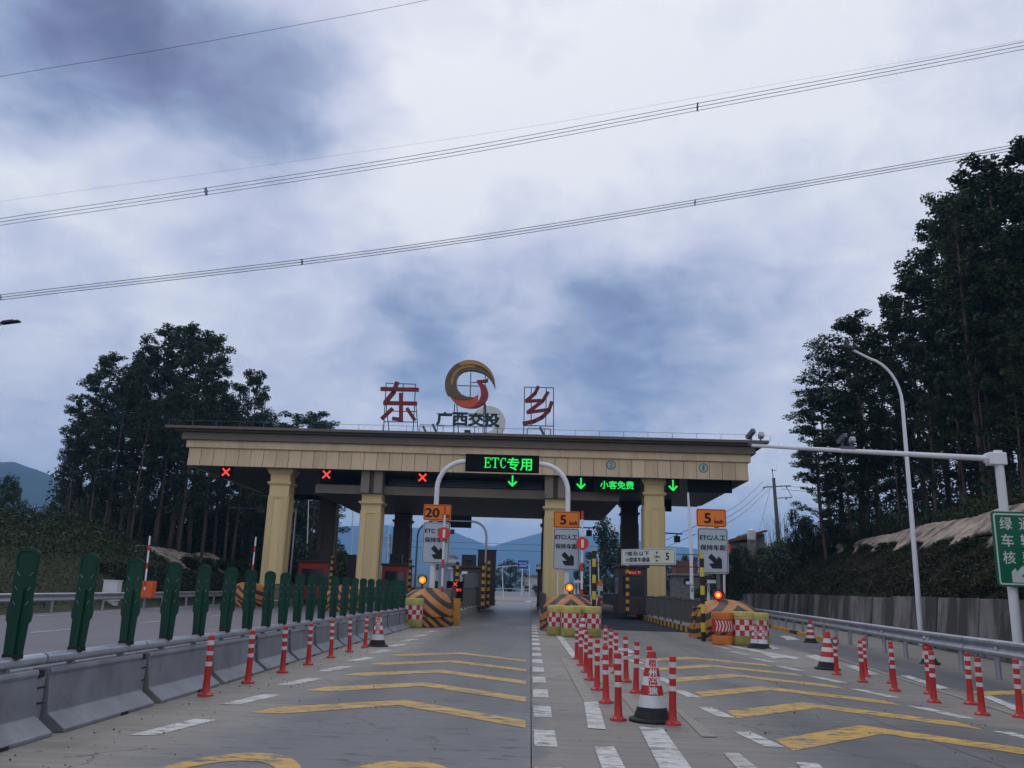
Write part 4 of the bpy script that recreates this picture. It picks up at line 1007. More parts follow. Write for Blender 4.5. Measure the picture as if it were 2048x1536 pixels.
# ================================================================== TRAFFIC CONES
def bend_text(mb, rf):
    mb.v = [(rf(z)*math.sin(x/rf(z)), -rf(z)*math.cos(x/rf(z)), z) for x, y_, z in mb.v]; return mb
def make_cone(h, label, loc, chars=None, stripes=None, rz=0.0, tilt=0.0, group='traffic cones on the plaza'):
    t = thing('traffic_cone', label, 'traffic cone', loc, rz, group); t.rotation_euler = (0, tilt, rz)
    rt, rb = .047*h/.78, .185*h/.78
    zb = .04
    rf = lambda z: rb + (rt-rb)*(z-zb)/(h-zb)
    base = MB().lathe([(0, 0), (.27*h/.78, 0), (.275*h/.78, .018), (.262*h/.78, .034), (rf(.04)+.03, .042), (rf(.06)+.012, .10), (rf(.15)+.006, .155*h/.78), (rf(.15)-.004, .16*h/.78)], n=8 if False else 28)
    smooth_angle(obj('base', base, M['rubber'], t), 30)
    if stripes is None: stripes = [(1.0, .90, 'red'), (.90, .765, 'white_refl'), (.765, .64, 'red'), (.64, .515, 'white_refl'), (.515, .375, 'red'), (.375, .19, 'white_refl')]
    for z1, z0, mm in stripes:
        z0 *= h; z1 *= h
        pr = [(rf(z0), z0), (rf(z1), z1)]
        if z1 >= h*.999: pr += [(rf(h)*.8, h+.004), (0, h+.004)]
        smooth_angle(obj('cone_band', MB().lathe(pr, n=28), M[mm], t), 50)
    if chars:
        for ch, zc, mm in chars:
            mb = text_mesh(ch, width=.092*h/.78*(1 if zc > .6 else 1.15), height=.082*h/.78, bold=.004); mb.v = [(x, y_, z+zc*h) for x, y_, z in mb.v]
            bend_text(mb, lambda z: rf(z)+.003); obj('printed_character', mb, M[mm], t)
    return t
CH = [('梧', .835, 'inkred'), ('州', .70, 'white_refl'), ('高', .578, 'inkred'), ('速', .445, 'white_refl')]
def cpos(px, py): p = g(px, py); return (p.x, p.y, p.z+.004)
p = g(1307, 1446); make_cone(.78, 'large red and white traffic cone lettered 梧州高速 in the central foreground', (p.x, p.y+.12, p.z+.004), CH)
make_cone(.78, 'traffic cone with printed characters beside the steel barrier at left', (-3.83, 22.3, zg(22.3)), CH)
make_cone(.72, 'red and white traffic cone standing in front of the central yellow barrels', (1.72, 28.9, zg(28.6)), None)
make_cone(.70, 'left traffic cone of the close pair at the rightmost yellow barrels', (at(1510,1270,26.9).x, 26.9, zg(26.9)), CH)
make_cone(.70, 'right traffic cone of the close pair at the rightmost yellow barrels', (at(1525,1270,26.75).x, 26.75, zg(26.75)), CH)
S2 = [(1.0, .82, 'red'), (.82, .70, 'white_refl'), (.70, .585, 'red'), (.585, .47, 'white_refl'), (.47, .33, 'red'), (.33, .19, 'white_refl')]
make_cone(.80, 'banded traffic cone leaning among the posts of the right-hand group', (6.55, 19.75, zg(19.75)), None, S2, tilt=.04)
make_cone(.75, 'traffic cone close to the right guardrail, partly behind another cone', (9.75, 31.0, zg(31.0)), None, S2)
make_cone(.72, 'lone traffic cone beside the right guardrail, tilted to the left', (10.0, 22.5, zg(22.5)), None, [(1.0, .86, 'white_refl'), (.86, .45, 'red'), (.45, .19, 'white_refl')], tilt=-.08)

# ================================================================== CRASH BARRELS
def make_barrel(label, loc, mbody='barrel', mtop='barreltop', wrap='check', rz=0.0, group='crash barrels before the islands', s=1.0):
    t = thing('crash_barrel', label, 'crash barrel', loc, rz, group); t.scale = (s*.76, s*.76, s*.96)
    n = 28
    smooth_angle(obj('lower_body', MB().lathe([(0, 0), (.40, 0), (.425, .02), (.44, .06), (.435, .27), (.425, .30)], n=n), M[mbody], t), 35)
    top = MB().lathe([(.42, .79), (.44, .81), (.445, .86), (.43, .875), (.445, .89), (.445, 1.0), (.43, 1.03), (.38, 1.04), (.36, 1.005), (0, 1.0)], n=n)
    smooth_angle(obj('lid', top, M[mtop], t), 35)
    prof = [(.428, .30), (.43, .463), (.43, .627), (.428, .79)]
    if wrap == 'check':
        w = MB().lathe(prof, n=n, mif=lambda i, k: ((k//2)+i) % 2); obj('checker_wrap', w, [M['checkwhite'], M['checkred']], t)
    else:
        w = MB().lathe([(.428, .40), (.43, .60), (.428, .80)], n=n); obj('band_wrap', w, M['checkred'], t)
        ch = MB()
        for j in range(7):
            a0 = -PI/2+(j-3)*.30
            for s_ in (0, 1):
                z0, z1 = (.43, .60) if s_ == 0 else (.60, .77)
                o0, o1 = (0, .16) if s_ == 0 else (.16, 0)
                q = [(a0+o0, z0), (a0+o0+.13, z0), (a0+o1+.13, z1), (a0+o1, z1)]
                ch.add([(.434*math.cos(a), .434*math.sin(a), z) for a, z in q], [(0, 1, 2, 3)])
        obj('chevron_print', ch, M['checkwhite'], t)
    return t
def bl(px, Y): return (at(px, 1262, Y).x, Y, zg(Y))
make_barrel('yellow-green checkered barrel at the far end of the steel barrier', bl(825, 32.4), rz=.2, s=1.05)
make_barrel('leftmost of the four checkered barrels before the central island', bl(1113, 30.4), rz=.1)
make_barrel('front one of the four checkered barrels, second from left before the central island', bl(1141, 29.8), rz=.32)
make_barrel('third from left of the four checkered barrels before the central island', bl(1164, 30.6), rz=.85)
make_barrel('rightmost of the four checkered barrels before the central island', bl(1183, 30.1), rz=.6)
make_barrel('orange barrel with red chevron band before the right island', bl(1445, 28.0), 'barrelorange', 'barrelorange', 'chev', s=1.0)
make_barrel('yellow-green checkered barrel just right of the orange one', bl(1486, 28.0), rz=.15, s=1.03)
make_barrel('yellow-green checkered barrel at the far right of its group, half hidden', bl(1517, 28.7), rz=.5)

# ================================================================== ISLANDS
def island_surface(W_, L_, Hh, n=20, m_=12):
    """bullet-shaped collision nose: rounded in plan and in section"""
    mb = MB()
    rings = []
    for j in range(m_+1):
        t_ = j/m_; yy_ = -L_*math.cos(t_*PI/2); s_ = math.sin(t_*PI/2)**.62 if t_ > 0 else 0.0
        s_ = max(s_, .02)
        rings.append([(W_/2*math.cos(a)*s_, yy_, Hh*(math.sin(a)**.8 if math.sin(a) > 0 else 0)*(s_**.75)) for a in [PI*i/n for i in range(n+1)]])
    rings.append([(W_/2*math.cos(a), .9, Hh*max(0, math.sin(a))**.8) for a in [PI*i/n for i in range(n+1)]])
    for r_ in rings: mb.v += r_
    for j in range(len(rings)-1):
        for i in range(n): a = j*(n+1)+i; mb.f.append((a, a+n+1, a+n+2, a+1)); mb.mi.append(0)
    mb.f.append(tuple((len(rings)-1)*(n+1)+i for i in range(n+1))[::-1]); mb.mi.append(0)
    return mb
def bumper(label, x, Y, W_=2.05, L_=1.9, Hh=1.0):
    z = zg(Y); t = thing('island_bumper', label, 'island bumper', (x, Y, z), group='striped bumpers at the island heads')
    # straight stub wall carrying the dome
    pts = []; n = 16
    for i in range(n+1): a = PI+PI*i/n; pts.append(((W_/2+.04)*math.cos(a), (L_+.05)*math.sin(a)))
    pts += [(W_/2+.04, .9), (-W_/2-.04, .9)]
    mb = MB(); k_ = len(pts); mb.add([(a, b, 0) for a, b in pts]+[(a, b, .36) for a, b in pts], [tuple(range(k_))[::-1], tuple(range(k_, 2*k_))]+[(i, (i+1) % k_, k_+(i+1) % k_, k_+i) for i in range(k_)])
    obj('striped_plinth', mb, M['stripebase'], t)
    smooth_angle(obj('striped_dome', island_surface(W_, L_, Hh), M['stripe'], t, (0, 0, .363)), 60)
    return t
bumper('striped bumper behind the single checkered barrel at left', -4.12, 34.6, 2.0, 2.0, 1.08)
bumper('striped bumper behind the three checkered barrels in the centre', 1.50, 34.2, 2.15, 2.1, 1.0)
bumper('striped bumper behind the orange barrel at right', 7.0, 31.6, 2.3, 2.3, 1.0)
bumper('striped bumper far left, seen between the green boards near the first column', -16.5, 50.5, 2.1, 1.8, 1.0)
bumper('striped bumper mostly hidden behind the far green boards', -10.45, 48.5, 2.1, 1.8, 1.0)
def island(label, x0, x1, y0, y1, mtl='concrete', kerb=.30, fl=True, fr=True, stripes_side=None):
    t = thing('toll_island', label, 'toll island', (0, 0, 0), group='raised islands between the lanes')
    n = 10
    mb = MB()
    for i in range(n):
        a, b = y0+(y1-y0)*i/n, y0+(y1-y0)*(i+1)/n
        mb.add([(x0, a, zg(a)-.05), (x1, a, zg(a)-.05), (x1, b, zg(b)-.05), (x0, b, zg(b)-.05), (x0, a, zg(a)+kerb), (x1, a, zg(a)+kerb), (x1, b, zg(b)+kerb), (x0, b, zg(b)+kerb)],
               [(4, 5, 6, 7), (0, 4, 7, 3), (1, 2, 6, 5), (0, 1, 5, 4), (3, 7, 6, 2)])
    obj('kerb', mb, M[mtl], t)
    if stripes_side:
        xs = x0-.012 if stripes_side < 0 else x1+.012
        y = y0+.1; i = 0
        while y < min(y1, y0+26):
            z = zg(y); q = MB().bx(xs-.008, xs+.008, y, y+.55, z+.02, z+kerb-.02); obj('kerb_stripe', q, M['kerbyellow' if i % 2 else 'kerbblack'], t); y += .56; i += 1
    for side, on in ((-1, fl), (1, fr)):
        if not on: continue
        xs = x0+.10 if side < 0 else x1-.10
        rp_ = [(xs, y0+.6+(y1-y0-1.2)*i/6, zg(y0+.6+(y1-y0-1.2)*i/6)+kerb) for i in range(7)]
        mb = MB(); [mb.tube([(a[0], a[1], a[2]+h), (b[0], b[1], b[2]+h)], .03, 6) for a, b in zip(rp_[:-1], rp_[1:]) for h in (1.02, .12)]
        obj('rail', mb, M['railing'], t)
        y = y0+.6; bars = MB(); 
        while y < y1-.6:
            z = zg(y)+kerb; bars.box((xs, y, z+.56), (.022, .022, .9)); y += .115
        tag(obj('bars', bars, M['railing'], t), kind='stuff')
        y = y0+.6
        while y < y1-.6: z = zg(y)+kerb; obj('rail_post', MB().bx(xs-.035, xs+.035, y-.035, y+.035, z, z+1.08), M['railing'], t); y += 2.2
    return t
island('grey railed island left of the clear ETC lane', -5.1, -3.16, 35.55, 79, 'concrete', .42, False, True)
island('railed island under the beige column in the middle', .50, 2.50, 35.15, 79, 'concrete', .26, True, True)
island('island with yellow and black kerb right of the dark asphalt lane', 6.30, 8.15, 32.55, 79, 'concrete', .26, True, True, -1)
island('island under the first beige column at far left', -17.6, -15.5, 51.45, 79, 'concrete', .26, False, True)
island('island under the second beige column', -11.5, -9.4, 49.45, 79, 'concrete', .26, False, True)
tag(obj('gate_post', MB().bx(-.13, .13, -.13, .13, 0, 1.02).bx(-.15, .15, -.15, .15, 1.02, 1.06), M['stripebase'], None, (5.98, 31.6, zg(31.6)), bevel=.01), 'short orange and black striped post left of the right bumper', 'post')
tag(obj('gate_post', MB().bx(-.13, .13, -.13, .13, 0, 1.0).bx(-.15, .15, -.15, .15, 1.0, 1.04), M['kerbyellow'], None, (-2.98, 35.6, zg(35)), bevel=.01), 'short orange post at the near end of the grey railed island', 'post')
tag(obj('control_box', MB().bx(-.28, .28, -.2, .2, 0, .95).bx(-.3, .3, -.22, .22, .95, .98), M['steel'], None, (-3.55, 36.4, zg(36)+.43), bevel=.01), 'grey metal control box behind the left striped bumper', 'cabinet')

# ================================================================== SIGNS AND THE CURVED GANTRY
def sign_panel(parent, name, w, h, base, border, loc, r=.07, inset=.035, bw=.022, rz=0.0):
    p_ = obj(name, MB().prism(roundrect(w, h, r), 0, .03), base, parent, loc, rz=rz)
    A_ = roundrect(w-2*inset, h-2*inset, r*.8); B_ = roundrect(w-2*inset-2*bw, h-2*inset-2*bw, r*.8-.01)
    mb = MB(); n = len(A_)
    for i in range(n): j = (i+1) % n; mb.add([(A_[i][0], -.003, A_[i][1]), (B_[i][0], -.003, B_[i][1]), (B_[j][0], -.003, B_[j][1]), (A_[j][0], -.003, A_[j][1])], [(0, 1, 2, 3)])
    obj('border_line', mb, border, p_); return p_
def arrow_se(s=1.0, sx=1, sz=-1):
    q = [(-.30, .30), (-.16, .40), (.10, .13), (.18, .24), (.33, .40), (.33, -.30), (-.20, -.30), (-.34, -.06), (-.02, -.05), (-.27, .17)]
    q = [(-.30, .24), (-.17, .38), (.09, .12), (.15, .26), (.32, .12), (.32, -.32), (-.14, -.32), (-.30, -.10), (-.06, -.07), (-.33, .19)]
    return MB().prism([(a*s*sx, b*s*(-sz)) for a, b in q], -.006, -.002)
def lane_signs(parent, top, bot, wS, hS, wB, hB, num, l1, YO):
    """orange speed plate above a grey guidance plate; top, bot are plate centres in the parent's frame"""
    a = sign_panel(parent, 'speed_plate', wS, hS, M['signorange'], M['ink'], top, .06, .03, .02)
    lettering('speed_number', num, M['ink'], a, (-.14 if len(num) == 1 else -.20, -.006, -.01), height=.36, width=.22 if len(num) == 1 else .56, bold=.022)
    lettering('speed_unit', 'km/h', M['ink'], a, (.28 if len(num) == 1 else .36, -.006, -.13), height=.15, width=.32 if len(num) == 1 else .27, bold=.008)
    b = sign_panel(parent, 'guide_plate', wB, hB, M['signwhite'], M['ink'], bot, .09, .03, .02)
    lettering('sign_text', l1, M['ink'], b, (0 if len(l1) > 5 else 0, -.006, hB*.29), width=wB*.84, height=.205, bold=.008)
    lettering('sign_text', '保持车距', M['ink'], b, (0, -.006, hB*.29-.37), width=wB*.84, height=.20, bold=.006)
    obj('direction_arrow', arrow_se(.78), M['ink'], b, (.07, 0, -hB*.24))
    br = MB()
    for z in (top[2], bot[2]+hB*.3, bot[2]-hB*.3): br.bx(top[0]-.36, top[0]+.36, top[1]+.03, top[1]+.075, z-.03, z+.03)
    obj('sign_bracket', br, M['galv'], parent)
YS = 35.3
def ar(px, py, Y, org): p = at(px, py, Y); return (p.x-org[0], p.y-org[1], p.z-org[2])
# gantry: two posts bending over the lane into the display
b1 = at(866, 1190, YS); base1 = (b1.x-.06, YS, zg(YS)+.35)
gan = thing('sign_gantry', 'white curved pipe gantry over the ETC lane carrying the left speed signs', 'sign gantry', base1)
topz = at(931, 925, YS).z-base1[2]; xl_ = at(931, 925, YS).x-base1[0]; xr_ = at(1078, 930, YS).x-base1[0]
xR = at(1133, 1180, YS).x-base1[0]
def bendpts(x0, x1, zt, r=1.15):
    s = 1 if x1 > x0 else -1
    return [(x0+s*r*(1-math.cos(a)), 0, zt-r*(1-math.sin(a))) for a in [PI/2*i/8 for i in range(9)]]
lp = [(0, 0, 0)] + bendpts(0, 1, topz+.04) + [(xl_+.2, 0, topz+.04)]
smooth_angle(obj('left_post', MB().tube(lp, [.115]+[.10]*(len(lp)-1), 14), M['white'], gan))
zr_ = -.02
lp = [(xR, 0, -.1)] + bendpts(xR, 0, topz+.02) + [(xr_-.2, 0, topz+.02)]
smooth_angle(obj('right_post', MB().tube(lp, [.115]+[.10]*(len(lp)-1), 14), M['white'], gan))
obj('base_flange', MB().lathe([(0, 0), (.2, 0), (.2, .03), (0, .03)], n=16).lathe([(0, -.1), (.2, -.1), (.2, -.07), (0, -.07)], (xR, 0, 0), n=16), M['galv'], gan)
pd = at(1004.5, 926, YS-.2); wD = at(1078, 926, YS).x-at(931, 926, YS).x
disp = obj('display_case', MB().bx(-wD/2, wD/2, -.02, .2, -.36, .36), M['ledboard'], gan, (pd.x-base1[0], -.12, pd.z-base1[2]), bevel=.01)
def serif(ch):
    mb = MB(); w = .055; q = lambda *p: mb.stroke(list(p), w, -.004, 0); q2 = lambda *p: mb.stroke(list(p), .032, -.005, .001)
    if ch == 'E': q((-.07, -.2), (-.07, .2)); q2((-.13, .2), (.11, .2)); q2((-.13, -.2), (.11, -.2)); q2((-.05, 0), (.06, 0)); q2((.12, .2), (.12, .11)); q2((.12, -.2), (.125, -.1)); q2((.06, .05), (.06, -.05))
    if ch == 'T': q((0, -.2), (0, .2)); q2((-.13, .2), (.13, .2)); q2((-.14, .2), (-.14, .11)); q2((.14, .2), (.14, .11)); q2((-.06, -.2), (.06, -.2))
    if ch == 'C': q((-.075, .11), (-.1, .0), (-.075, -.11)); q2((-.085, .12), (-.03, .19), (.03, .2), (.09, .17)); q2((.10, .2), (.10, .09)); q2((-.085, -.12), (-.03, -.19), (.04, -.2), (.11, -.12))
    return mb
for i_, ch in enumerate('ETC'): obj('led_character', serif(ch), M['ledgreen'], disp, (-.62+i_*.325, -.026, .01))
lettering('led_text', '专用', M['ledgreen'], disp, (.72, -.026, -.02), width=1.02, height=.52, bold=.010)
sx_ = at(875, 1026, YS-.2)
lane_signs(gan, (sx_.x-base1[0]-.01, -.20, at(875, 1026, YS).z-base1[2]), (at(873, 1086, YS).x-base1[0], -.20, at(873, 1086, YS).z-base1[2]), 1.13, .66, 1.12, 1.66, '20', 'ETC 专用', YS)
# central signs on their own post beside the right leg
c1 = at(1133.5, 1039, YS-.3); c2 = at(1132.5, 1098, YS-.3)
sg = thing('lane_sign', 'orange 5 km/h plate and grey sign on the middle island', 'lane sign', (c2.x-.0, YS-.14, zg(YS)+.26), group='speed and guidance signs')
obj('post', MB().tube([(-.32, .05, 0), (-.32, .05, c1.z-zg(YS)-.2)], .028, 10), M['white'], sg)
lane_signs(sg, (c1.x-c2.x, -.06, c1.z-zg(YS)-.26), (0, -.06, c2.z-zg(YS)-.26), 1.08, .68, 1.06, 1.66, '5', 'ETC/人工', YS)
Y3 = 32.6; c1 = at(1422.5, 1036, Y3); c2 = at(1426, 1101.5, Y3)
sg = thing('lane_sign', 'orange 5 km/h plate and grey sign on the right island', 'lane sign', (c2.x+.25, Y3+.12, zg(Y3)+.26), group='speed and guidance signs')
smooth_angle(obj('post', MB().tube([(-.02, 0, 0), (-.10, 0, c1.z-zg(Y3)-.26)], .075, 12), M['polegrey'], sg))
lane_signs(sg, (c1.x-c2.x-.25, -.13, c1.z-zg(Y3)-.26), (-.25, -.13, c2.z-zg(Y3)-.26), 1.12, .68, 1.14, 1.68, '5', 'ETC/人工', Y3)
# height and vehicle restriction board hung between two banded poles
pa = g(1190, 1262); xa, ya = 2.38, 33.0; xb, yb = 5.78, 29.6
def banded_pole(label, x, Y, h, r=.075, band=.30, name='striped_pole', grp='yellow and black poles', m1='poleyellow', m2='black', z0=None, n=10):
    z = zg(Y) if z0 is None else z0
    t = thing(name, label, 'striped pole', (x, Y, z), group=grp); k = 0; zz = 0.0
    while zz < h-1e-6:
        z1 = min(zz+band, h); mb = MB().tube([(0, 0, zz), (0, 0, z1)], r, n); smooth_angle(obj('pole_band', mb, M[m1 if (k % 2 == 0) ^ (int(h/band) % 2 == 1) else m2], t)); zz = z1; k += 1
    return t
ht1 = at(1190, 1098, ya).z-zg(ya); ht2 = at(1409, 1105, yb).z-zg(yb)
banded_pole('yellow and black pole at the right end of the central barrels', xa, ya, ht1)
banded_pole('yellow and black pole in front of the right striped bumper', xb, yb, ht2)
z1a, z1b = at(1190, 1103, ya).z, at(1409, 1110, yb).z
bt = thing('height_limit_board', 'pale restriction board lettered 小型客车通道 hung between striped poles', 'traffic sign', (0, 0, 0))
for dz_ in (0, -.42):
    obj('cross_bar', MB().tube([(xa, ya, z1a+dz_), (xb, yb, z1b+dz_)], .016, 6), M['black'], bt)
u0, u1 = .27, .79
dx, dy = xb-xa, yb-ya; ang = math.atan2(dy, dx); ln_ = math.hypot(dx, dy)
bl_ = at(1246, 1111, ya+dy*.26); br_ = at(1354, 1117, ya+dy*.76)
cxm, cym, czm = (bl_.x+br_.x)/2, (bl_.y+br_.y)/2, (bl_.z+br_.z)/2
wB_ = math.hypot(br_.x-bl_.x, br_.y-bl_.y)
pan = sign_panel(bt, 'board', wB_, .56, M['signpale'], M['ink'], (cxm-.08, cym-.16, czm), .04, .03, .012, rz=ang)
lettering('sign_text', '7座及以下', M['ink'], pan, (-wB_*.20, -.006, .12), width=wB_*.46, height=.15, bold=.004)
lettering('sign_text', '小型客车通道', M['ink'], pan, (-wB_*.19, -.006, -.10), width=wB_*.46, height=.16, bold=.004)
for k_, xx_ in enumerate((wB_*.17, wB_*.36)):
    n = 24; rg = MB(); ro, ri = .205, .165
    rg.prism([(.165*math.cos(2*PI*i/n), .165*math.sin(2*PI*i/n)) for i in range(n)], -.004, -.001) if False else None
    for i in range(n):
        a, b = 2*PI*i/n, 2*PI*(i+1)/n; rg.add([(ri*math.cos(a), -.004, ri*math.sin(a)), (ri*math.cos(b), -.004, ri*math.sin(b)), (ro*math.cos(b), -.004, ro*math.sin(b)), (ro*math.cos(a), -.004, ro*math.sin(a))], [(3, 2, 1, 0)])
    obj('limit_ring', rg, M['pale_yellow'], pan, (xx_, 0, 0))
lettering('limit_text', '2.5m', M['ink'], pan, (wB_*.17, -.006, 0), width=.25, height=.085, bold=.004)
obj('limit_mark', MB().prism([(-.06, .17), (.06, .17), (0, .09)], -.007, -.004).prism([(-.06, -.17), (0, -.09), (.06, -.17)], -.007, -.004), M['ink'], pan, (wB_*.17, 0, 0))
lettering('limit_text', '5', M['ink'], pan, (wB_*.36, -.006, 0), width=.12, height=.24, bold=.012)

# green sign on the camera mast at the right edge
ym = 23.0; pt_ = at(1997, 905, ym); pb_ = at(2034, 1275, ym); xm_ = (pt_.x+pb_.x)/2; zb_ = zg(ym)
mast = thing('camera_mast', 'white mast with long horizontal arm holding two cameras at right', 'camera mast', (xm_, ym, zb_))
smooth_angle(obj('mast', MB().tube([(0, 0, 0), (0, 0, pt_.z-zb_+.05)], [.125, .11], 16), M['white'], mast))
ae = at(1503, 891, ym-.1); a0_ = at(1985, 918, ym)
smooth_angle(obj('arm', MB().tube([(0, 0, a0_.z-zb_), (ae.x-xm_, -.1, ae.z-zb_)], [.085, .045], 12), M['white'], mast))
obj('arm_collar', MB().bx(-.30, .16, -.15, .15, a0_.z-zb_-.17, a0_.z-zb_+.17).bx(-.4, -.3, -.06, .06, a0_.z-zb_-.12, a0_.z-zb_+.12), M['white'], mast, bevel=.03)
def cam_pair(px, parent, org, label_):
    q = at(px, 880, ym); x_ = q.x-org; z_ = lerp_tab([(ae.x-org, ae.z-zb_), (0, a0_.z-zb_)], x_)
    cm = obj('camera_bracket', MB().bx(-.2, .2, -.05, .05, -.04, .07).bx(-.15, -.11, -.02, .02, .05, .22).bx(.10, .14, -.02, .02, .05, .2), M['frame'], parent, (x_, -.06, z_+.05))
    obj('camera_housing', MB().box((-.16, -.08, .26), (.10, .34, .12), rx=R(-28), rz=R(20)), M['frame'], cm)
    obj('infrared_lamp', MB().box((.13, -.04, .24), (.13, .16, .13), rx=R(-20)).lathe([(.05, 0), (.05, .02)], (.13, -.13, .22), n=8), M['galv'], cm)
    obj('cable', MB().tube([(-.02, 0, .0), (.05, -.02, -.09), (.12, 0, .02)], .01, 5), M['black'], cm)
cam_pair(1511, mast, xm_, ''); cam_pair(1692, mast, xm_, '')
gl = at(1980, 1027, ym); gw, gh = 2.05, 1.93; cz_ = (at(1985, 1028, ym).z+at(1990, 1169, ym).z)/2
gs = thing('green_sign', 'green road sign lettered 绿通车辆核验 with an arrow at the right edge', 'road sign', (gl.x+gw/2-.10, ym-.22, cz_))
gp = sign_panel(gs, 'sign_plate', gw, gh, M['signgreen'], M['signpale'], (0, 0, 0), .07, .05, .04)
for row, chs in enumerate(('绿通', '车辆', '核验')):
    for ci, ch in enumerate(chs): lettering('sign_character', ch, M['signpale'], gp, (-gw/2+.36+ci*.50, -.006, gh*.5-.31-row*.44), width=.31, height=.32, bold=.007)
obj('direction_arrow', arrow_se(.62, -1), M['signpale'], gp, (-gw/2+.58, 0, gh*.5-1.62))
obj('sign_bracket', MB().bx(-.8, .8, .031, .08, .4, .46).bx(-.8, .8, .031, .08, -.5, -.44), M['galv'], gs)

# amber flashers
for lab, px, py, Y, base in (('amber flashing lamp on the left striped bumper', 845, 1160, 34.0, 1.3), ('amber flashing lamp on the central striped bumper', 1139, 1175, 33.9, 1.2), ('orange-red flashing lamp on the right striped bumper', 1436, 1190, 31.0, 1.2)):
    p = at(px, py, Y); t = thing('warning_lamp', lab, 'warning lamp', (p.x, Y, zg(Y)+base), group='amber warning lamps on the bumpers')
    h = p.z-zg(Y)-base
    obj('post', MB().tube([(0, 0, -.02), (0, 0, h)], .035, 8), M['black'], t)
    n = 20; obj('lamp_case', MB().prism([(.17*math.cos(2*PI*i/n), h+.17*math.sin(2*PI*i/n)) for i in range(n)], -.02, .10).prism([(.2*math.cos(PI*i/8), h+.02+.2*math.sin(PI*i/8)) for i in range(9)]+[(.185*math.cos(PI*i/8), h+.02+.185*math.sin(PI*i/8)) for i in range(8, -1, -1)], -.12, -.021), M['black'], t)
    obj('lens', MB().prism([(.135*math.cos(2*PI*i/n), h+.135*math.sin(2*PI*i/n)) for i in range(n)], -.035, -.022), M['ledred' if '-red' in lab else 'ledamber'], t)
    obj('bright_core', MB().prism([(.07*math.cos(2*PI*i/n), h+.07*math.sin(2*PI*i/n)) for i in range(n)], -.042, -.036), M['ledcore'], t)
# upright barrier arms with round plates
def gate_arm(label, top, bot, Y, disc=None, housing='boothdark', hz=1.0, bands=7, gz=None, hs=(.34, .4)):
    a = at(*top, Y); b = at(*bot, Y); z0 = zg(Y) if gz is None else zg(Y)+gz
    t = thing('barrier_gate', label, 'barrier gate', (b.x, Y, z0), group='raised barrier gates')
    obj('housing', MB().bx(-hs[0]/2-.08, hs[0]/2-.08, .03, .03+hs[1], 0, hz), M[housing], t, bevel=.02)
    A_ = Vector((b.x-b.x, 0, b.z-z0)); B_ = Vector((a.x-b.x, 0, a.z-z0)); arm = obj('arm', MB().tube([A_, B_], .045, 8), M['white'], t)
    for i in range(bands):
        if i % 2 == 0:
            p_, q_ = A_.lerp(B_, (i+.35)/bands), A_.lerp(B_, (i+1.0)/bands); obj('red_band', MB().tube([p_, q_], .049, 8), M['armred'], arm)
    if disc:
        d = at(*disc, Y-.08); n = 24
        dd = obj('no_entry_disc', MB().prism([(.255*math.cos(2*PI*i/n), .255*math.sin(2*PI*i/n)) for i in range(n)], -.01, .01), M['armred'], t, (d.x-b.x, -.075, d.z-z0))
        obj('white_bar', MB().bx(-.05, .05, -.016, -.011, -.16, .16), M['white'], dd)
    return t
gate_arm('raised red and white arm with no-entry disc before the 20 km/h sign', (890, 1013), (883, 1200), 34.7, (888, 1067), 'steel', .5, 7, .43)
gate_arm('raised arm with no-entry disc right of the central 5 km/h sign', (1165, 1022), (1163, 1205), 34.7, (1165, 1087), 'steel', .5, 7, .4)
gate_arm('raised red and white arm partly behind the right 5 km/h sign', (1447, 1050), (1449, 1215), 34.0, (1449, 1096), 'steel', .9, 6, .1)
gate_arm('raised arm on an orange housing by the far left guardrail', (300, 1072), (289, 1180), 41.0, None, 'housingorange', .75, 6, .55, (.8, .5))
gate_arm('raised red and white arm just left of the first beige column', (512, 1074), (500, 1185), 47.0, None, 'white', .9, 6, .3)

# red text display in front of the middle booth
p = at(909, 1182, 38.2)
t = thing('text_display', 'small black roadside display with red cross and red characters', 'led display', (p.x, 38.2, p.z))
obj('display_case', MB().bx(-.36, .36, 0, .2, -.42, .42), M['ledboard'], t, bevel=.01); obj('leg', MB().bx(-.06, .06, .05, .15, -.42-.4, -.42), M['black'], t)
obj('red_cross', led_cross_mb(.34), M['ledred'], t, (.02, -.004, .29))
lettering('led_text', '减速慢行', M['ledred'], t, (0, -.006, .05), width=.60, height=.12, bold=.004)
lettering('led_text', '停车', M['ledred'], t, (-.06, -.006, -.12), width=.3, height=.11, bold=.004)
lettering('led_text', '1', M['ledred'], t, (-.2, -.006, -.29), width=.14, height=.09, bold=.01)

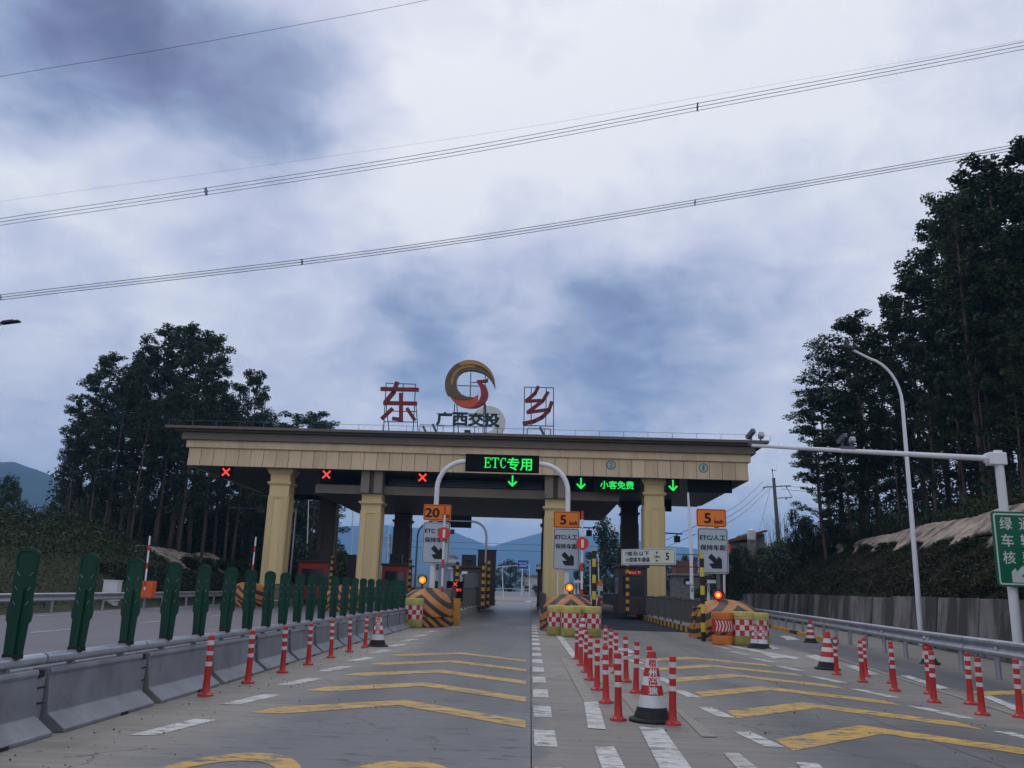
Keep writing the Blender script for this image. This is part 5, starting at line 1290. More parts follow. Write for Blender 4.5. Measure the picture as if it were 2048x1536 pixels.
# ================================================================== BOOTHS
def booth(label, x, Y, w, l, h, body, led=None, ac=True, stripes=False, win='glass', z0=None):
    z = zg(Y)+.28 if z0 is None else z0
    t = thing('toll_booth', label, 'toll booth', (x, Y, z), group='toll booths on the islands')
    obj('shell', MB().bx(-w/2, w/2, 0, l, 0, .95).bx(-w/2, w/2, 0, l, 2.05, h).bx(-w/2, -w/2+.22, 0, .22, .95, 2.05).bx(w/2-.22, w/2, 0, .22, .95, 2.05).bx(-w/2, -w/2+.22, l-.3, l, .95, 2.05).bx(w/2-.22, w/2, l-.3, l, .95, 2.05).bx(-w/2, -w/2+.12, .22, l-.3, .95, 1.1).bx(w/2-.12, w/2, .22, l-.3, .95, 1.1), M[body], t, bevel=.02)
    obj('window', MB().bx(-w/2+.225, w/2-.225, .03, .05, .955, 2.045), M[win], t)
    obj('window', MB().bx(-w/2+.03, -w/2+.05, .225, l-.305, 1.105, 2.045), M[win], t); obj('window', MB().bx(w/2-.05, w/2-.03, .225, l-.305, 1.105, 2.045), M[win], t)
    obj('roof', MB().bx(-w/2-.12, w/2+.12, -.15, l+.15, h+.003, h+.13), M['boothdark'], t, bevel=.02)
    if ac: obj('cooling_unit', MB().bx(-.42, .42, .3, .9, h+.135, h+.80).lathe([(.22, 0), (.2, .02), (0, .02)], (0, .28, h+.45), n=4), M['black'], t, bevel=.02)
    if led: lettering('led_text', led, M['ledred'], t, (0, -.02, h-.28), width=w*.55, height=.16, bold=.004)
    return t
def on(px, Y): return at(px, 1180, Y).x
booth('red toll booth with black roof unit, left of the second beige column', on(622, 59), 59, 2.0, 2.9, 2.5, 'boothred')
booth('dark red toll booth with black roof unit, right of the second beige column', on(786, 59), 59, 1.7, 2.9, 2.45, 'boothred')
booth('dark toll booth beside the clear ETC lane', on(934, 52), 52, 1.75, 3.2, 2.3, 'boothdark', ac=True)
booth('dark toll booth with red lit text behind the rightmost front column', on(1266, 49), 49, 1.6, 3.0, 2.55, 'boothdark', led='7座以下', ac=False)
booth('dark toll booth mostly hidden behind the middle beige column', 1.3, 60.0, 1.7, 3.0, 2.4, 'boothdark', ac=False)
for lab, px, Y, h in (('orange and black pole at the left corner of the dark middle booth', 913, 50.0, 2.6), ('orange and black pole right of the dark middle booth', 966, 50.0, 2.6), ('second orange and black pole right of the dark middle booth', 976, 53.5, 2.8),
                      ('orange and black pole left of the central beige column', 1087, 60.0, 2.7), ('orange and black pole left of the booth behind the rightmost column', 1255, 48.2, 2.7),
                      ('orange and black pole right of the left red booth', 660, 57.0, 2.9), ('orange and black pole right of the second red booth', 818, 57.0, 2.9)):
    banded_pole(lab, on(px, Y), Y, h, .10, .20, grp='orange and black corner poles', m1='kerbyellow', m2='black', z0=zg(Y)+.28, n=8)
p = at(973, 1130, 60); tag(obj('service_cabinet', MB().bx(-.62, .62, 0, .8, 0, p.z+.95-zg(60)-.25).bx(-.66, .66, -.03, .83, p.z+.95-zg(60)-.25, p.z+1.02-zg(60)-.25), M['boothdark'], None, (p.x, 60, zg(60)+.28), bevel=.02), 'tall dark equipment cabinet behind the middle booth', 'cabinet')
p = at(710, 1160, 66); tag(obj('service_cabinet', MB().bx(-.7, .7, 0, .8, 0, 3.2).bx(-.74, .74, -.03, .83, 3.2, 3.3), M['boothdark'], None, (p.x, 66, zg(66)+.28), bevel=.02), 'tall dark cabinet seen left of the second beige column', 'cabinet')

# white camera poles
def cam_pole(label, px, Y, ptop, pcam=None, side=-1, r=.045, gz=.26):
    a = at(*ptop, Y); z0 = zg(Y)+gz; x = at(px, 1200, Y).x
    t = thing('camera_pole', label, 'camera pole', (x, Y, z0), group='slim poles with cameras')
    smooth_angle(obj('pole', MB().tube([(0, 0, 0), (0, 0, (a.z-z0)*.62), (a.x-x, 0, a.z-z0)], [r*1.5, r*1.3, r*.7], 8), M['white'], t))
    if pcam:
        c_ = at(pcam[0], pcam[1], Y); h = c_.z-z0
        obj('camera_housing', MB().box((side*.12, -.05, h), (.12, .34, .12), rz=R(35)*side), M['white'], t); obj('camera_mount', MB().bx(-.07, .07, -.07, .07, h-.12, h-.06).bx(-.05, .05, -.09, -.02, h-.36, h-.2), M['galv'], t)
    return t
cam_pole('tall slim white pole with a camera between the right column and the signs', 1384, 36.5, (1376, 985), (1380, 1166), -1, .055)
cam_pole('short white camera post right of the right yellow and black pole', 1417, 33.5, (1417, 1168), (1416, 1163), 1, .045)
cam_pole('short white camera post in front of the dark middle booth', 922, 42, (922, 1150), (922, 1145), 1, .045)
cam_pole('first short white post behind the central bumper', 1149, 46, (1149, 1160), (1149, 1163), 1, .04)
cam_pole('second short white post behind the central bumper', 1156, 47, (1156, 1158), (1156, 1163), 1, .04)
# far gantries and lamp arms seen through the canopy
def arm_lamp(label, Y, pb, pa_, pe, lamp):
    z0 = zg(Y); b = at(*pb, Y); t = thing('lane_camera_arm', label, 'camera arm', (b.x, Y, z0+.26), group='camera arms behind the canopy')
    a = at(*pa_, Y); e = at(*pe, Y); l_ = at(*lamp, Y); s = (b.x, Y, z0+.26)
    obj('post', MB().tube([(0, 0, 0), (0, 0, a.z-s[2]+.02)], .07, 8), M['galv'], t)
    obj('arm', MB().tube([(0, 0, a.z-s[2]), (e.x-b.x, 0, e.z-s[2])], .05, 8), M['frame'], t)
    obj('camera_box', MB().bx(l_.x-b.x-.22, l_.x-b.x+.22, -.2, .2, l_.z-s[2]-.25, l_.z-s[2]+.22).bx(l_.x-b.x-.04, l_.x-b.x+.04, -.04, .04, l_.z-s[2]+.22, l_.z-s[2]+.45), M['black'], t)
arm_lamp('dark arm with hanging box camera right of the rightmost column', 68, (1290,1180), (1290,1064), (1365,1068), (1354,1078))
arm_lamp('dark arm with hanging box camera right of the central column', 69, (1115,1180), (1115,1054), (1192,1056), (1178,1066))
arm_lamp('thin horizontal arm left of the first beige column', 62, (578,1180), (578,1018), (458,1016), (520,1019))
t = thing('exit_gantry', 'grey curved pipe gantry with two dark boards beyond the middle booth', 'sign gantry', (on(969, 56), 56, zg(56)+.3))
q = at(969, 1048, 56); zt = at(940, 1043, 56).z-zg(56)-.3; xb2 = at(893, 1043, 56).x-at(969, 1180, 56).x; xc2 = at(848, 1060, 56).x-at(969, 1180, 56).x
lp = [(0, 0, 0)] + bendpts(0, -1, zt, .95) + [(xb2, 0, zt)]; smooth_angle(obj('post', MB().tube(lp, .07, 10), M['galv'], t))
obj('unlit_board', MB().bx(at(895,1043,56).x-at(969,1180,56).x-1.2, at(943,1043,56).x-at(969,1180,56).x, -.1, .08, zt+.06, zt+.36).bx(at(895,1043,56).x-at(969,1180,56).x-1.2, at(943,1043,56).x-at(969,1180,56).x, -.1, .08, zt-.42, zt-.03), M['ledboard'], t)
obj('camera_box', MB().bx(at(905,1062,56).x-at(969,1180,56).x-.13, at(905,1062,56).x-at(969,1180,56).x+.13, -.2, 0, zt-.85, zt-.55), M['black'], t)
lp = [(xc2-.4, 0, 0)] + bendpts(xc2-.4, 1, zt-.1, .95) + [(xb2, 0, zt-.1)]; smooth_angle(obj('post', MB().tube(lp, .06, 10), M['frame'], t))

# cabinet by the left guardrail
p = g(224, 1222); tag(obj('roadside_cabinet', MB().bx(-.35, .35, -.25, .25, 0, .95).bx(-.38, .38, -.28, .28, .953, 1.0).bx(-.02, .02, -.265, -.253, .45, .6).bx(-.004, .004, -.256, -.2505, .05, .9).bx(-.3, .3, -.2, .2, -.4, -.003), M['white'], None, (at(224,1180,43).x, 43, at(224, 1160, 43).z-1.0), bevel=.01), 'white metal cabinet behind the left guardrail', 'cabinet')

# ================================================================== GUARDRAILS
WPROF = [(-.02, .16), (.045, .13), (.05, .09), (-.005, .035), (-.03, .0), (-.005, -.035), (.05, -.09), (.045, -.13), (-.02, -.16)]
def guardrail(label, pts, side, h=.62, post_gap=2.0, group=None, phase=0.0):
    """pts in plan; the corrugation faces side (+1 = towards +x)"""
    t = thing('guardrail', label, 'guardrail', (0, 0, 0), group=group)
    L_ = [0]
    for a, b in zip(pts[:-1], pts[1:]): L_.append(L_[-1]+math.dist(a, b))
    def P_(s):
        j = max(k for k in range(len(L_)) if L_[k] <= s+1e-9); j = min(j, len(pts)-2); u = (s-L_[j])/(L_[j+1]-L_[j])
        a, b = pts[j], pts[j+1]; d = Vector((b[0]-a[0], b[1]-a[1])).normalized(); return (a[0]+(b[0]-a[0])*u, a[1]+(b[1]-a[1])*u), d
    seg = 4.0; s = 0.0
    while s < L_[-1]-.5:
        e = min(s+seg, L_[-1]); mb = MB(); n = len(WPROF); lap = .012*side if int(s/seg) % 2 else 0
        for ss in (s, e+.10 if e < L_[-1] else e):
            (x, y_), d = P_(min(ss, L_[-1])); nrm = Vector((d.y, -d.x))*side
            for o_, z in WPROF: mb.v.append((x+nrm.x*(o_)+lap, y_+nrm.y*o_, zg(y_)+h+z))
        for k in range(n-1): mb.f.append((k, k+1, n+k+1, n+k)); mb.mi.append(0)
        ob = obj('rail', mb, M['galv'], t); so = ob.modifiers.new('s', 'SOLIDIFY'); so.thickness = .006; s = e
    s = .3+phase
    while s < L_[-1]:
        (x, y_), d = P_(s); nrm = Vector((d.y, -d.x))*side; a = math.atan2(d.y, d.x)
        px_, py_ = x-nrm.x*.14, y_-nrm.y*.14; z = zg(y_)
        po = MB().tube([(px_, py_, z-.1), (px_, py_, z+h+.14)], .057, 10); ob = smooth_angle(obj('post', po, M['galv'], t))
        obj('block', MB().box(((x+px_)/2, (y_+py_)/2, z+h), (.14, .1, .18), rz=a), M['galv'], t); s += post_gap
    s = 2.3
    while s < L_[-1]:
        (x, y_), d = P_(s); nrm = Vector((d.y, -d.x))*side; c_ = (x+nrm.x*.02, y_+nrm.y*.02, zg(y_)+h)
        obj('reflector', MB().box(c_, (.03, .07, .06)), M['signpale'], t); s += 4.0
    return t
guardrail('long galvanised guardrail along the right edge of the plaza', [(8.35, 8), (9.35, 17), (10.1, 24), (11.3, 35), (12.6, 47.5), (13.6, 60), (14.6, 80)], -1, .63, 2.0, phase=.4)
guardrail('near run of the left guardrail in front of the grassy bank', [(-19.1, 14), (-18.95, 24), (-18.75, 34), (-18.6, 44.4)], 1, .62, 2.0, 'left guardrails')
guardrail('farther run of the left guardrail beyond the white cabinet', [(-18.9, 45.6), (-18.7, 50), (-18.9, 60), (-19.6, 74)], 1, .62, 2.0, 'left guardrails')
kb = thing('yellow_kerb', 'faded yellow and black kerb in front of the right guardrail', 'kerb'); 
for i in range(16):
    Y = 30.5+i*1.6; x = lerp_tab([(30, 10.5), (47.5, 12.3), (60, 13.3)], Y)
    obj('kerb_block', MB().box((x, Y+.8, zg(Y)+.06), (.16, 1.52, .16), rz=-.11), M['kerbyellow' if i % 4 else 'kerbblack'], kb)

# ================================================================== LAMPS, POLES, POWER LINES
def street_lamp(label, x, Y, h, dirx, reach=1.9, z0=None, head=True, r=.10, m_='white'):
    z = zg(Y) if z0 is None else z0
    t = thing('street_lamp', label, 'street lamp', (x, Y, z), group='street lamps')
    pts = [(0, 0, 0), (0, 0, h-2.0)]
    for i in range(1, 9):
        a = PI/2*i/8*.86; pts.append((dirx*(reach*.8)*(1-math.cos(a)), 0, h-2.0+1.75*math.sin(a)))
    pts.append((dirx*reach, 0, h+.05))
    rs = [r]+[r*.62]+[r*.5]*8+[r*.42]
    smooth_angle(obj('mast', MB().tube(pts, rs, 12), M[m_], t))
    if head:
        hx = dirx*(reach+.32)
        mb = MB().box((hx, 0, h+.11), (.78, .26, .09), ry=R(-9)*dirx); mb.box((hx-dirx*.1, 0, h+.165), (.5, .2, .06), ry=R(-9)*dirx)
        obj('lamp_head', mb, M['black'], t, bevel=.03)
    return t
pR = at(1796, 742, 31.5)
street_lamp('tall white street lamp with curved arm before the right wall', at(1843,1262,31.5).x-.02, 31.5, at(1742, 700, 31.5).z-zg(31.5)-.05, -1, 1.75)
lx_ = at(20, 645, 34)
street_lamp('street lamp whose black head reaches in at the left edge', lx_.x-2.2, 34, lx_.z-zg(34)-.1, 1, 1.9)
for lab, pbx, ptop, Y, dx in (('thin street lamp seen just left of the second column', 700, (706, 1010), 95, 1), ('curved street lamp between the second column pair', 770, (800, 1035), 110, 1),
                          ('slim street lamp behind the left red booth', 612, (617, 1000), 90, 1), ('street lamp left of the dark rear column at right', 1247, (1228, 1052), 96, -1),
                          ('thin lamp pole near the far guard wall', 1007, (1004, 1135), 135, 1), ('short lamp pole before the white buildings', 1059, (1059, 1130), 130, -1),
                          ('thin pole right of the central barrier arm', 1181, (1180, 1120), 100, -1), ('thin pole before the big dark tree', 1199, (1196, 1108), 105, -1)):
    a = at(*ptop, Y); x = at(pbx, 1185, Y).x
    if 'curved' in lab or 'rear column' in lab: street_lamp(lab, x, Y, a.z-zg(Y), dx, 1.9, r=.09)
    else:
        t = thing('lamp_pole', lab, 'lamp pole', (x, Y, zg(Y)), group='thin far poles'); h_ = a.z-zg(Y)
        obj('mast', MB().tube([(0, 0, 0), (a.x-x, 0, h_)], [.09, .05], 8), M['white'], t); obj('short_arm', MB().tube([(a.x-x, 0, h_-.1), (a.x-x+dx*.5, 0, h_+.05)], .04, 6), M['white'], t)
# wooden style utility pole with wires at right
Yp = 88; a = at(1547, 952, Yp); b = at(1561, 1090, Yp); zb0 = hill((a.x+b.x)/2, Yp)
up = thing('utility_pole', 'dark utility pole with crossarms on the right bank', 'utility pole', ((a.x+b.x)/2+.1, Yp, zb0)); hh = a.z-zb0
smooth_angle(obj('pole', MB().tube([(0, 0, -.3), (-.3, 0, hh-.2)], [.24, .16], 10), M['polegrey'], up))
obj('crossarm', MB().tube([(-1.4, 0, hh-1.2), (1.4, 0, hh-.95)], .06, 6), M['frame'], up)
obj('crossarm', MB().tube([(-.3, 0, hh-2.3), (1.5, 0, hh-2.15)], .05, 6), M['frame'], up)
obj('strut', MB().tube([(.95, 0, hh-1.05), (1.5, 0, hh-2.1)], .03, 5).tube([(-.35, 0, hh-.2), (-.4, 0, hh+.55), (0, 0, hh+.6)], .04, 5), M['frame'], up)
for dx_, z_ in ((-1.35, hh-1.4), (1.0, hh-1.25), (-.4, hh+.5), (.9, hh-2.4)): obj('insulator', MB().lathe([(0, 0), (.09, 0), (.05, .08), (.09, .16), (.05, .24), (0, .26)], (dx_, 0, z_), n=8), M['frame'], up)
def wire_through(name, label, pts3, rad, group=None, parent=None, n=36, sag=0.0):
    """smooth wire through measured points (Catmull-Rom)"""
    P_ = [Vector(p) for p in pts3]; out = []
    Q = [2*P_[0]-P_[1]]+P_+[2*P_[-1]-P_[-2]]
    for i in range(1, len(Q)-2):
        for k in range(n//(len(P_)-1)):
            t_ = k/(n//(len(P_)-1)); a, b, c, d = Q[i-1:i+3]
            out.append(.5*((2*b)+(c-a)*t_+(2*a-5*b+4*c-d)*t_**2+(3*b-a-3*c+d)*t_**3))
    out.append(P_[-1]); return out
def utilwires():
    t = thing('utility_wires', 'three thin wires falling left from the utility pole', 'wires')
    s = up.location
    for k, (st, en) in enumerate((((1527, 962), (1400, 1050)), ((1538, 968), (1400, 1062)), ((1541, 976), (1400, 1075)))):
        A_ = at(*st, Yp); B_ = at(*en, 60); m_ = (A_+B_)/2+Vector((0, 0, -.5)); obj('wire', MB().tube(wire_through('', '', [A_, m_, B_], 0), .022, 4), M['wire'], t)
    t = thing('utility_wires', 'thin wires running right from the utility pole to the trees', 'wires')
    for k, (st, en) in enumerate((((1560, 971), (1760, 986)), ((1562, 978), (1760, 994)))):
        A_ = at(*st, Yp); B_ = at(*en, Yp+4); obj('wire', MB().tube([A_, (A_+B_)/2+Vector((0, 0, -.1)), B_], .02, 4), M['wire'], t)
    t = thing('utility_wires', 'thin wires crossing the valley behind the right column', 'wires')
    for st, en in (((1392, 1052), (1230, 1110)), ((1392, 1068), (1230, 1122))):
        A_ = at(*st, 62); B_ = at(*en, 120); obj('wire', MB().tube([A_, (A_+B_)/2+Vector((0, 0, -.6)), B_], .022, 4), M['wire'], t)
    t = thing('utility_wires', 'faint wires across the mountain view in the middle', 'wires')
    for st, en in (((760, 1080), (1330, 1098)), ((760, 1092), (1330, 1112))):
        A_ = at(*st, 150); B_ = at(*en, 150); obj('wire', MB().tube([A_, B_], .03, 4), M['wire'], t)
    t = thing('guy_wire', 'thin guy wire slanting down from the utility pole', 'guy wire')
    A_ = at(1541, 976, Yp); B_ = at(1518, 1062, Yp); obj('wire', MB().tube([A_, B_], .014, 4), M['wire'], t)
utilwires()
def bundle(label, pts, Y0, Y1, rad, hexr, spacers):
    t = thing('power_line', label, 'power line', group='high voltage lines across the sky')
    xs = [p[0] for p in pts]; YY = lambda px: Y0+(Y1-Y0)*(px+600)/3200
    P3 = [at(px, py, YY(px)) for px, py in pts]; C_ = wire_through('', '', P3, 0)
    dirv = (C_[-1]-C_[0]).normalized(); side = Vector((-dirv.y, dirv.x, 0)).normalized(); upv = Vector((0, 0, 1))
    offs = [(hexr*math.cos(PI/6+k*PI/3+PI/6*0), hexr*math.sin(PI/6+k*PI/3)) for k in range(6)] if hexr else [(0, 0)]
    for a, b in offs: obj('wire', MB().tube([p+side*a+upv*b for p in C_], rad, 4, cap=False), M['wire'], t)
    for px in spacers:
        c_ = min(C_, key=lambda p: abs(((p-Vector((0, 0, CAM_H))).dot(Rv)/(p-Vector((0, 0, CAM_H))).dot(Fv))*FOC+CX-px))
        mb = MB(); ring = [c_+side*a*.62+upv*b*.62 for a, b in offs]
        mb.tube(ring+[ring[0]], .075, 5)
        for (a, b), r_ in zip(offs, ring): mb.tube([r_, c_+side*a*1.12+upv*b*1.15], .07, 5)
        obj('spacer', mb, M['frame'], t)
    return t
def lin(pts):
    """extend measured points past both picture edges along their end slopes"""
    (x0, y0), (x1, y1) = pts[0], pts[1]; (x3, y3), (x2, y2) = pts[-1], pts[-2]
    return [(x0-500, y0-500*(y1-y0)/(x1-x0)+6)]+pts+[(x3+500, y3+500*(y3-y2)/(x3-x2)-10)]
bundle('upper bundle of six power cables sloping across the sky', lin([(0, 444), (412, 383), (900, 306), (1395, 214), (2048, 91)]), 92, 80, .032, .44, [412, 1395])
bundle('lower bundle of six power cables sloping across the sky', lin([(0, 595), (604, 524), (1000, 469), (1390, 405), (2040, 293)]), 122, 112, .030, .44, [25, 604, 1390])
bundle('single power cable crossing the top left corner of the sky', lin([(0, 153), (300, 103), (600, 49), (850, 1)]), 80, 76, .028, 0, [])
bundle('faint single earth wire just above the upper cable bundle', lin([(0, 403), (500, 335), (1024, 259), (1395, 195), (2048, 80)]), 96, 84, .012, 0, [])

# ================================================================== VEGETATION
M['grassblade2'] = leafmat('leaf_dry_grass', (0.012,0.012,0.006), (0.055,0.05,0.022), (0.08,0.055,0.035))
def euc_variant(seed, n_leaf=3600, H_=22.0, low=.30, wid=2.3, leafsize=.27):
    """trunk mesh, limb mesh and crown mesh of a tall slender eucalyptus"""
    rg = np.random.default_rng(seed); rr = random.Random(seed)
    bend = [(rr.uniform(-.35, .35), rr.uniform(-.35, .35)) for _ in range(4)]
    def axis(z):
        u = z/H_; return Vector((bend[0][0]*math.sin(u*3)+bend[1][0]*u*1.6, bend[0][1]*math.sin(u*3.4)+bend[1][1]*u*1.6, z))
    tp = [axis(H_*i/12) for i in range(13)]; rad = [.19*(1-i/12.5)**.8+.012 for i in range(13)]
    trunk = MB().tube(tp, rad, 8).mesh('trunk', M['trunk'], True)
    limbs = MB(); cl = []
    nb = 62
    for i in range(nb):
        u = low + (1-low)*(i+rr.random())/nb; z = H_*u; a = rr.uniform(0, 2*PI)
        prof = math.sin(min(1, max(0.0, (1-u)/(1-low)*1.05+.12))**.8*PI*.62)
        ln = wid*prof*rr.uniform(.45, 1.15)+.25; up_ = rr.uniform(.25, 1.0)
        p0_ = axis(z); p1_ = p0_+Vector((math.cos(a)*ln, math.sin(a)*ln, ln*up_*.7)); p1_.z = min(p1_.z, H_+.4)
        limbs.tube([p0_, p0_.lerp(p1_, .5)+Vector((0, 0, -.08*ln)), p1_], [.045, .03, .012], 4)
        cl.append((p1_, .34+.34*prof*rr.random()+.1)); cl.append((p0_.lerp(p1_, .62), .26+.24*rr.random()))
    for q in range(4): cl.append((axis(H_*(.95+.02*q)), .55))
    limb = limbs.mesh('limbs', M['branch'])
    w = np.array([c[1]**2.2 for c in cl]); cnt = (n_leaf*w/w.sum()).astype(int); P_ = []
    for (c_, r_), k in zip(cl, cnt):
        d = rg.normal(size=(k, 3)); d /= np.linalg.norm(d, axis=1)[:, None]; d *= (rg.random(k)**.45)[:, None]*r_
        d[:, 2] *= .75; P_.append(np.array(c_)+d)
    P_ = np.concatenate(P_); crown = leaves('crown', P_, leafsize, M['leafA'], rg, .5, droop=.3)
    return trunk, limb, crown
EUC = [euc_variant(100+i, 8200+500*(i % 3), 22, [.22, .34, .18, .42, .28, .20][i], [2.5, 2.1, 2.7, 1.9, 2.3, 2.6][i]) for i in range(6)]
BARE = [euc_variant(200+i, 2000, 22, .62, 1.6) for i in range(2)]
def put_tree(vars_, i, label, x, Y, z, h, wid=1.0, group=None, rz=0.0, name='eucalyptus_tree', H_=22.6):
    t = thing(name, label, 'tree', (x, Y, z), rz, group); s = h/H_; t.scale = (s*wid, s*wid, s)
    tr, li, cr = vars_[i % len(vars_)]
    link('trunk', tr, t); link('limbs', li, t); link('crown', cr, t); return t
rt_ = random.Random(21)
def tree_by_top(px, py, Y, wid=1.0, vi=None, vars_=EUC, label='', group='', zoff=-.2, minh=5):
    p = at(px, py, Y); z = hill(p.x, Y)+zoff
    return put_tree(vars_, rt_.randrange(6) if vi is None else vi, label, p.x, Y, z, max(minh, p.z-z), wid, group, rt_.uniform(0, 6))
# left grove: crown tops read off the photograph, trees stand on the bank
LG = 'tall trees of the left grove'
left_tops = [(172,800,72,1.0),(160,868,76,.9),(196,742,78,1.05),(225,705,82,1.1),(250,760,74,.95),(268,700,84,1.0),(290,728,77,1.0),(312,690,80,1.05),(338,655,84,1.1),(366,648,80,1.1),(388,690,74,1.0),(410,662,82,1.15),(430,672,78,.9),(446,760,84,.9),
             (475,800,88,.9),(505,738,80,.85),(522,752,84,.7),(300,800,70,.9),(350,780,72,1.0),(395,790,70,.95),(440,800,74,.95),(215,830,70,.85),(480,840,78,1.0),(518,826,92,1.0),(545,850,96,1.1),(205,905,80,.8)]
for k, (px, py, Y, w_) in enumerate(left_tops):
    tree_by_top(px, py, Y, w_*1.12, label='tall dark eucalyptus in the left grove, %s counted from its left side' % ORD[sorted(range(len(left_tops)), key=lambda q: left_tops[q][0]).index(k)], group=LG)
for k, (px, py, Y, w_) in enumerate([(590,828,120,1.3),(622,826,126,1.3),(656,842,150,1.2),(570,900,105,1.4),(640,930,110,1.4),(600,955,100,1.3),(655,1040,118,1.2),(545,960,86,1.2),(515,985,84,1.1)]):
    tree_by_top(px, py, Y, w_*1.2, label='leafy tree %s, %s from the left' % ('showing above the canopy roof' if py < 860 else 'seen under the canopy behind the left columns', ORD[k]), group='trees behind the left part of the canopy')
# right grove on the bank above the sprayed slope
RG = 'tall trees of the right grove'
right_tops = [(1632,790,60,1.5),(1665,700,62,1.5),(1690,626,60,1.5),(1712,760,58,1.5),(1728,690,66,1.3),(1640,880,57,1.5),(1690,850,56,1.5),(1762,598,62,1.05),(1790,640,70,.9),(1815,560,58,1.05),(1848,500,60,1.1),(1868,462,64,1.1),(1896,384,54,1.1),(1925,372,60,1.0),(1950,350,52,1.1),(1985,318,50,1.2),(2010,340,56,1.0),(2046,262,48,1.15),(2084,268,50,1.2),(2124,290,46,1.2),
              (1835,640,54,.95),(1880,600,52,1.0),(1925,540,50,1.0),(1965,500,48,1.0),(2010,470,46,1.0),(2045,440,44,1.1),(1900,720,50,.9),(1955,680,47,.9),(2005,640,44,.95),(2050,620,42,1.0),(1780,760,56,.85),(1740,820,58,.8),(1850,800,50,.85),(2100,500,42,1.1),(2140,430,44,1.2)]
srt = sorted(range(len(right_tops)), key=lambda q: right_tops[q][0])
for k, (px, py, Y, w_) in enumerate(right_tops):
    tree_by_top(px, py, Y, w_*1.05, label='tall dark eucalyptus in the right grove, %s counted from its left side' % ORD[srt.index(k)], group=RG)
# inner trunks of both groves, thin crowns
LIN = sorted(rt_.uniform(82, 98) for _ in range(26)); RIN = sorted(rt_.uniform(44, 82) for _ in range(26))
for k in range(26):
    x = rt_.uniform(-43, -25); Y = LIN[k]
    put_tree(BARE, k, 'slim trunk deep inside the left grove, %s counted in depth' % ORD[k], x, Y, hill(x, Y)-.2, rt_.uniform(15, 20), 1.0, 'slim inner trees of the left grove', rt_.uniform(0, 6))
for k in range(26):
    Y = RIN[k]; x = wallx(Y)+rt_.uniform(7, 30)
    put_tree(BARE, k, 'slim trunk deep inside the right grove, %s counted in depth' % ORD[k], x, Y, hill(x, Y)-.2, rt_.uniform(15, 21), 1.0, 'slim inner trees of the right grove', rt_.uniform(0, 6))

def bush_variant(seed, n_leaf, mt_, leafsize=.16, flat=.75, twigs=True):
    rg = np.random.default_rng(seed); rr = random.Random(seed); P_ = []; mb = MB()
    for i in range(16):
        a = rr.uniform(0, 2*PI); e = rr.uniform(.15, 1.35); r_ = rr.uniform(.45, .95)
        c_ = Vector((math.cos(a)*math.cos(e)*r_, math.sin(a)*math.cos(e)*r_, (.25+math.sin(e)*r_)*flat)); rad_ = rr.uniform(.2, .38)
        k = n_leaf//16; d = rg.normal(size=(k, 3)); d /= np.linalg.norm(d, axis=1)[:, None]; d *= (rg.random(k)**.5)[:, None]*rad_; P_.append(np.array(c_)+d)
        mb.tube([(0, 0, 0), (c_.x*.4, c_.y*.4, c_.z*.6), tuple(c_)], [.03, .02, .008], 4)
    k = n_leaf//5; d = rg.normal(size=(k, 3)); d /= np.linalg.norm(d, axis=1)[:, None]; d[:, 2] = abs(d[:, 2]); d *= (rg.random(k)**.4)[:, None]*.85; P_.append(d)
    return mb.mesh('stems', M['branch']), leaves('foliage', np.concatenate(P_), leafsize, mt_, rg, .55)
BUSH = [bush_variant(300+i, 1500, M['leafC'], .17) for i in range(3)] + [bush_variant(310, 1500, M['leafB'], .2)]
DARKB = [bush_variant(320+i, 1300, M['brush'], .17) for i in range(2)]
def put_bush(vs, i, label, x, Y, z, sx, sz, group, rz=None, name='shrub'):
    t = thing(name, label, 'shrub', (x, Y, z), rt_.uniform(0, 6) if rz is None else rz, group); t.scale = (sx, sx, sz)
    st, fo = vs[i % len(vs)]; link('stems', st, t); link('foliage', fo, t); return t
# shrubs in the planting pockets of the right slope
k = 0; Y = 16.15
while Y < 66:
    lo = lerp_tab([(14, 2.1), (30, 2.2), (50, 3.2), (66, 4.2)], Y); r_ = lo+.5; x = wallx(Y)+r_
    put_bush(BUSH, k, 'green shrub in a planting pocket of the right concrete slope, %s from the near end' % ORD[k], x, Y, hill(x, Y)-.15, rt_.uniform(.75, .95), rt_.uniform(.42, .6), 'shrubs in the right slope pockets')
    k += 1; Y += 4.3
for k in range(6):
    Y = 65.2+4.3*k; x = leftx(Y)-5.0
    put_bush(BUSH, k, 'dark green shrub in a pocket of the left rocky facing, %s from the near end' % ORD[k], x, Y, hill(x, Y)-.2, 1.3, 1.25, 'shrubs in the left facing pockets')
# background trees: broad rounded crowns
def broad_variant(seed, n=4200, cone=False):
    rg = np.random.default_rng(seed); rr = random.Random(seed); P_ = []; mb = MB()
    for i in range(42):
        u = (i+.5)/42; z = .12+.85*u
        rmax = (.42*(1-u)**.75+.05) if cone else .40*math.sin(PI*min(1, (1-u)*.92+.1))**.7
        a = rr.uniform(0, 2*PI); r_ = rmax*rr.uniform(.3, 1.0); rad_ = .075+.05*rr.random()
        c_ = np.array((r_*math.cos(a), r_*math.sin(a), z)); k = n//42
        d = rg.normal(size=(k, 3)); d /= np.linalg.norm(d, axis=1)[:, None]; d *= (rg.random(k)**.4)[:, None]*rad_; P_.append(c_+d)
        mb.tube([(0, 0, z*.75), tuple(c_)], [.008, .003], 4)
    return MB().tube([(0, 0, 0), (.01, 0, .5), (0, 0, .9)], [.025, .018, .005], 7).mesh('trunk', M['trunk'], True), mb.mesh('limbs', M['branch']), leaves('crown', np.concatenate(P_), .035, M['leafB'], rg, .6)
BROAD = [broad_variant(400+i) for i in range(3)]; CONE = [broad_variant(410+i, 4800, True) for i in range(2)]
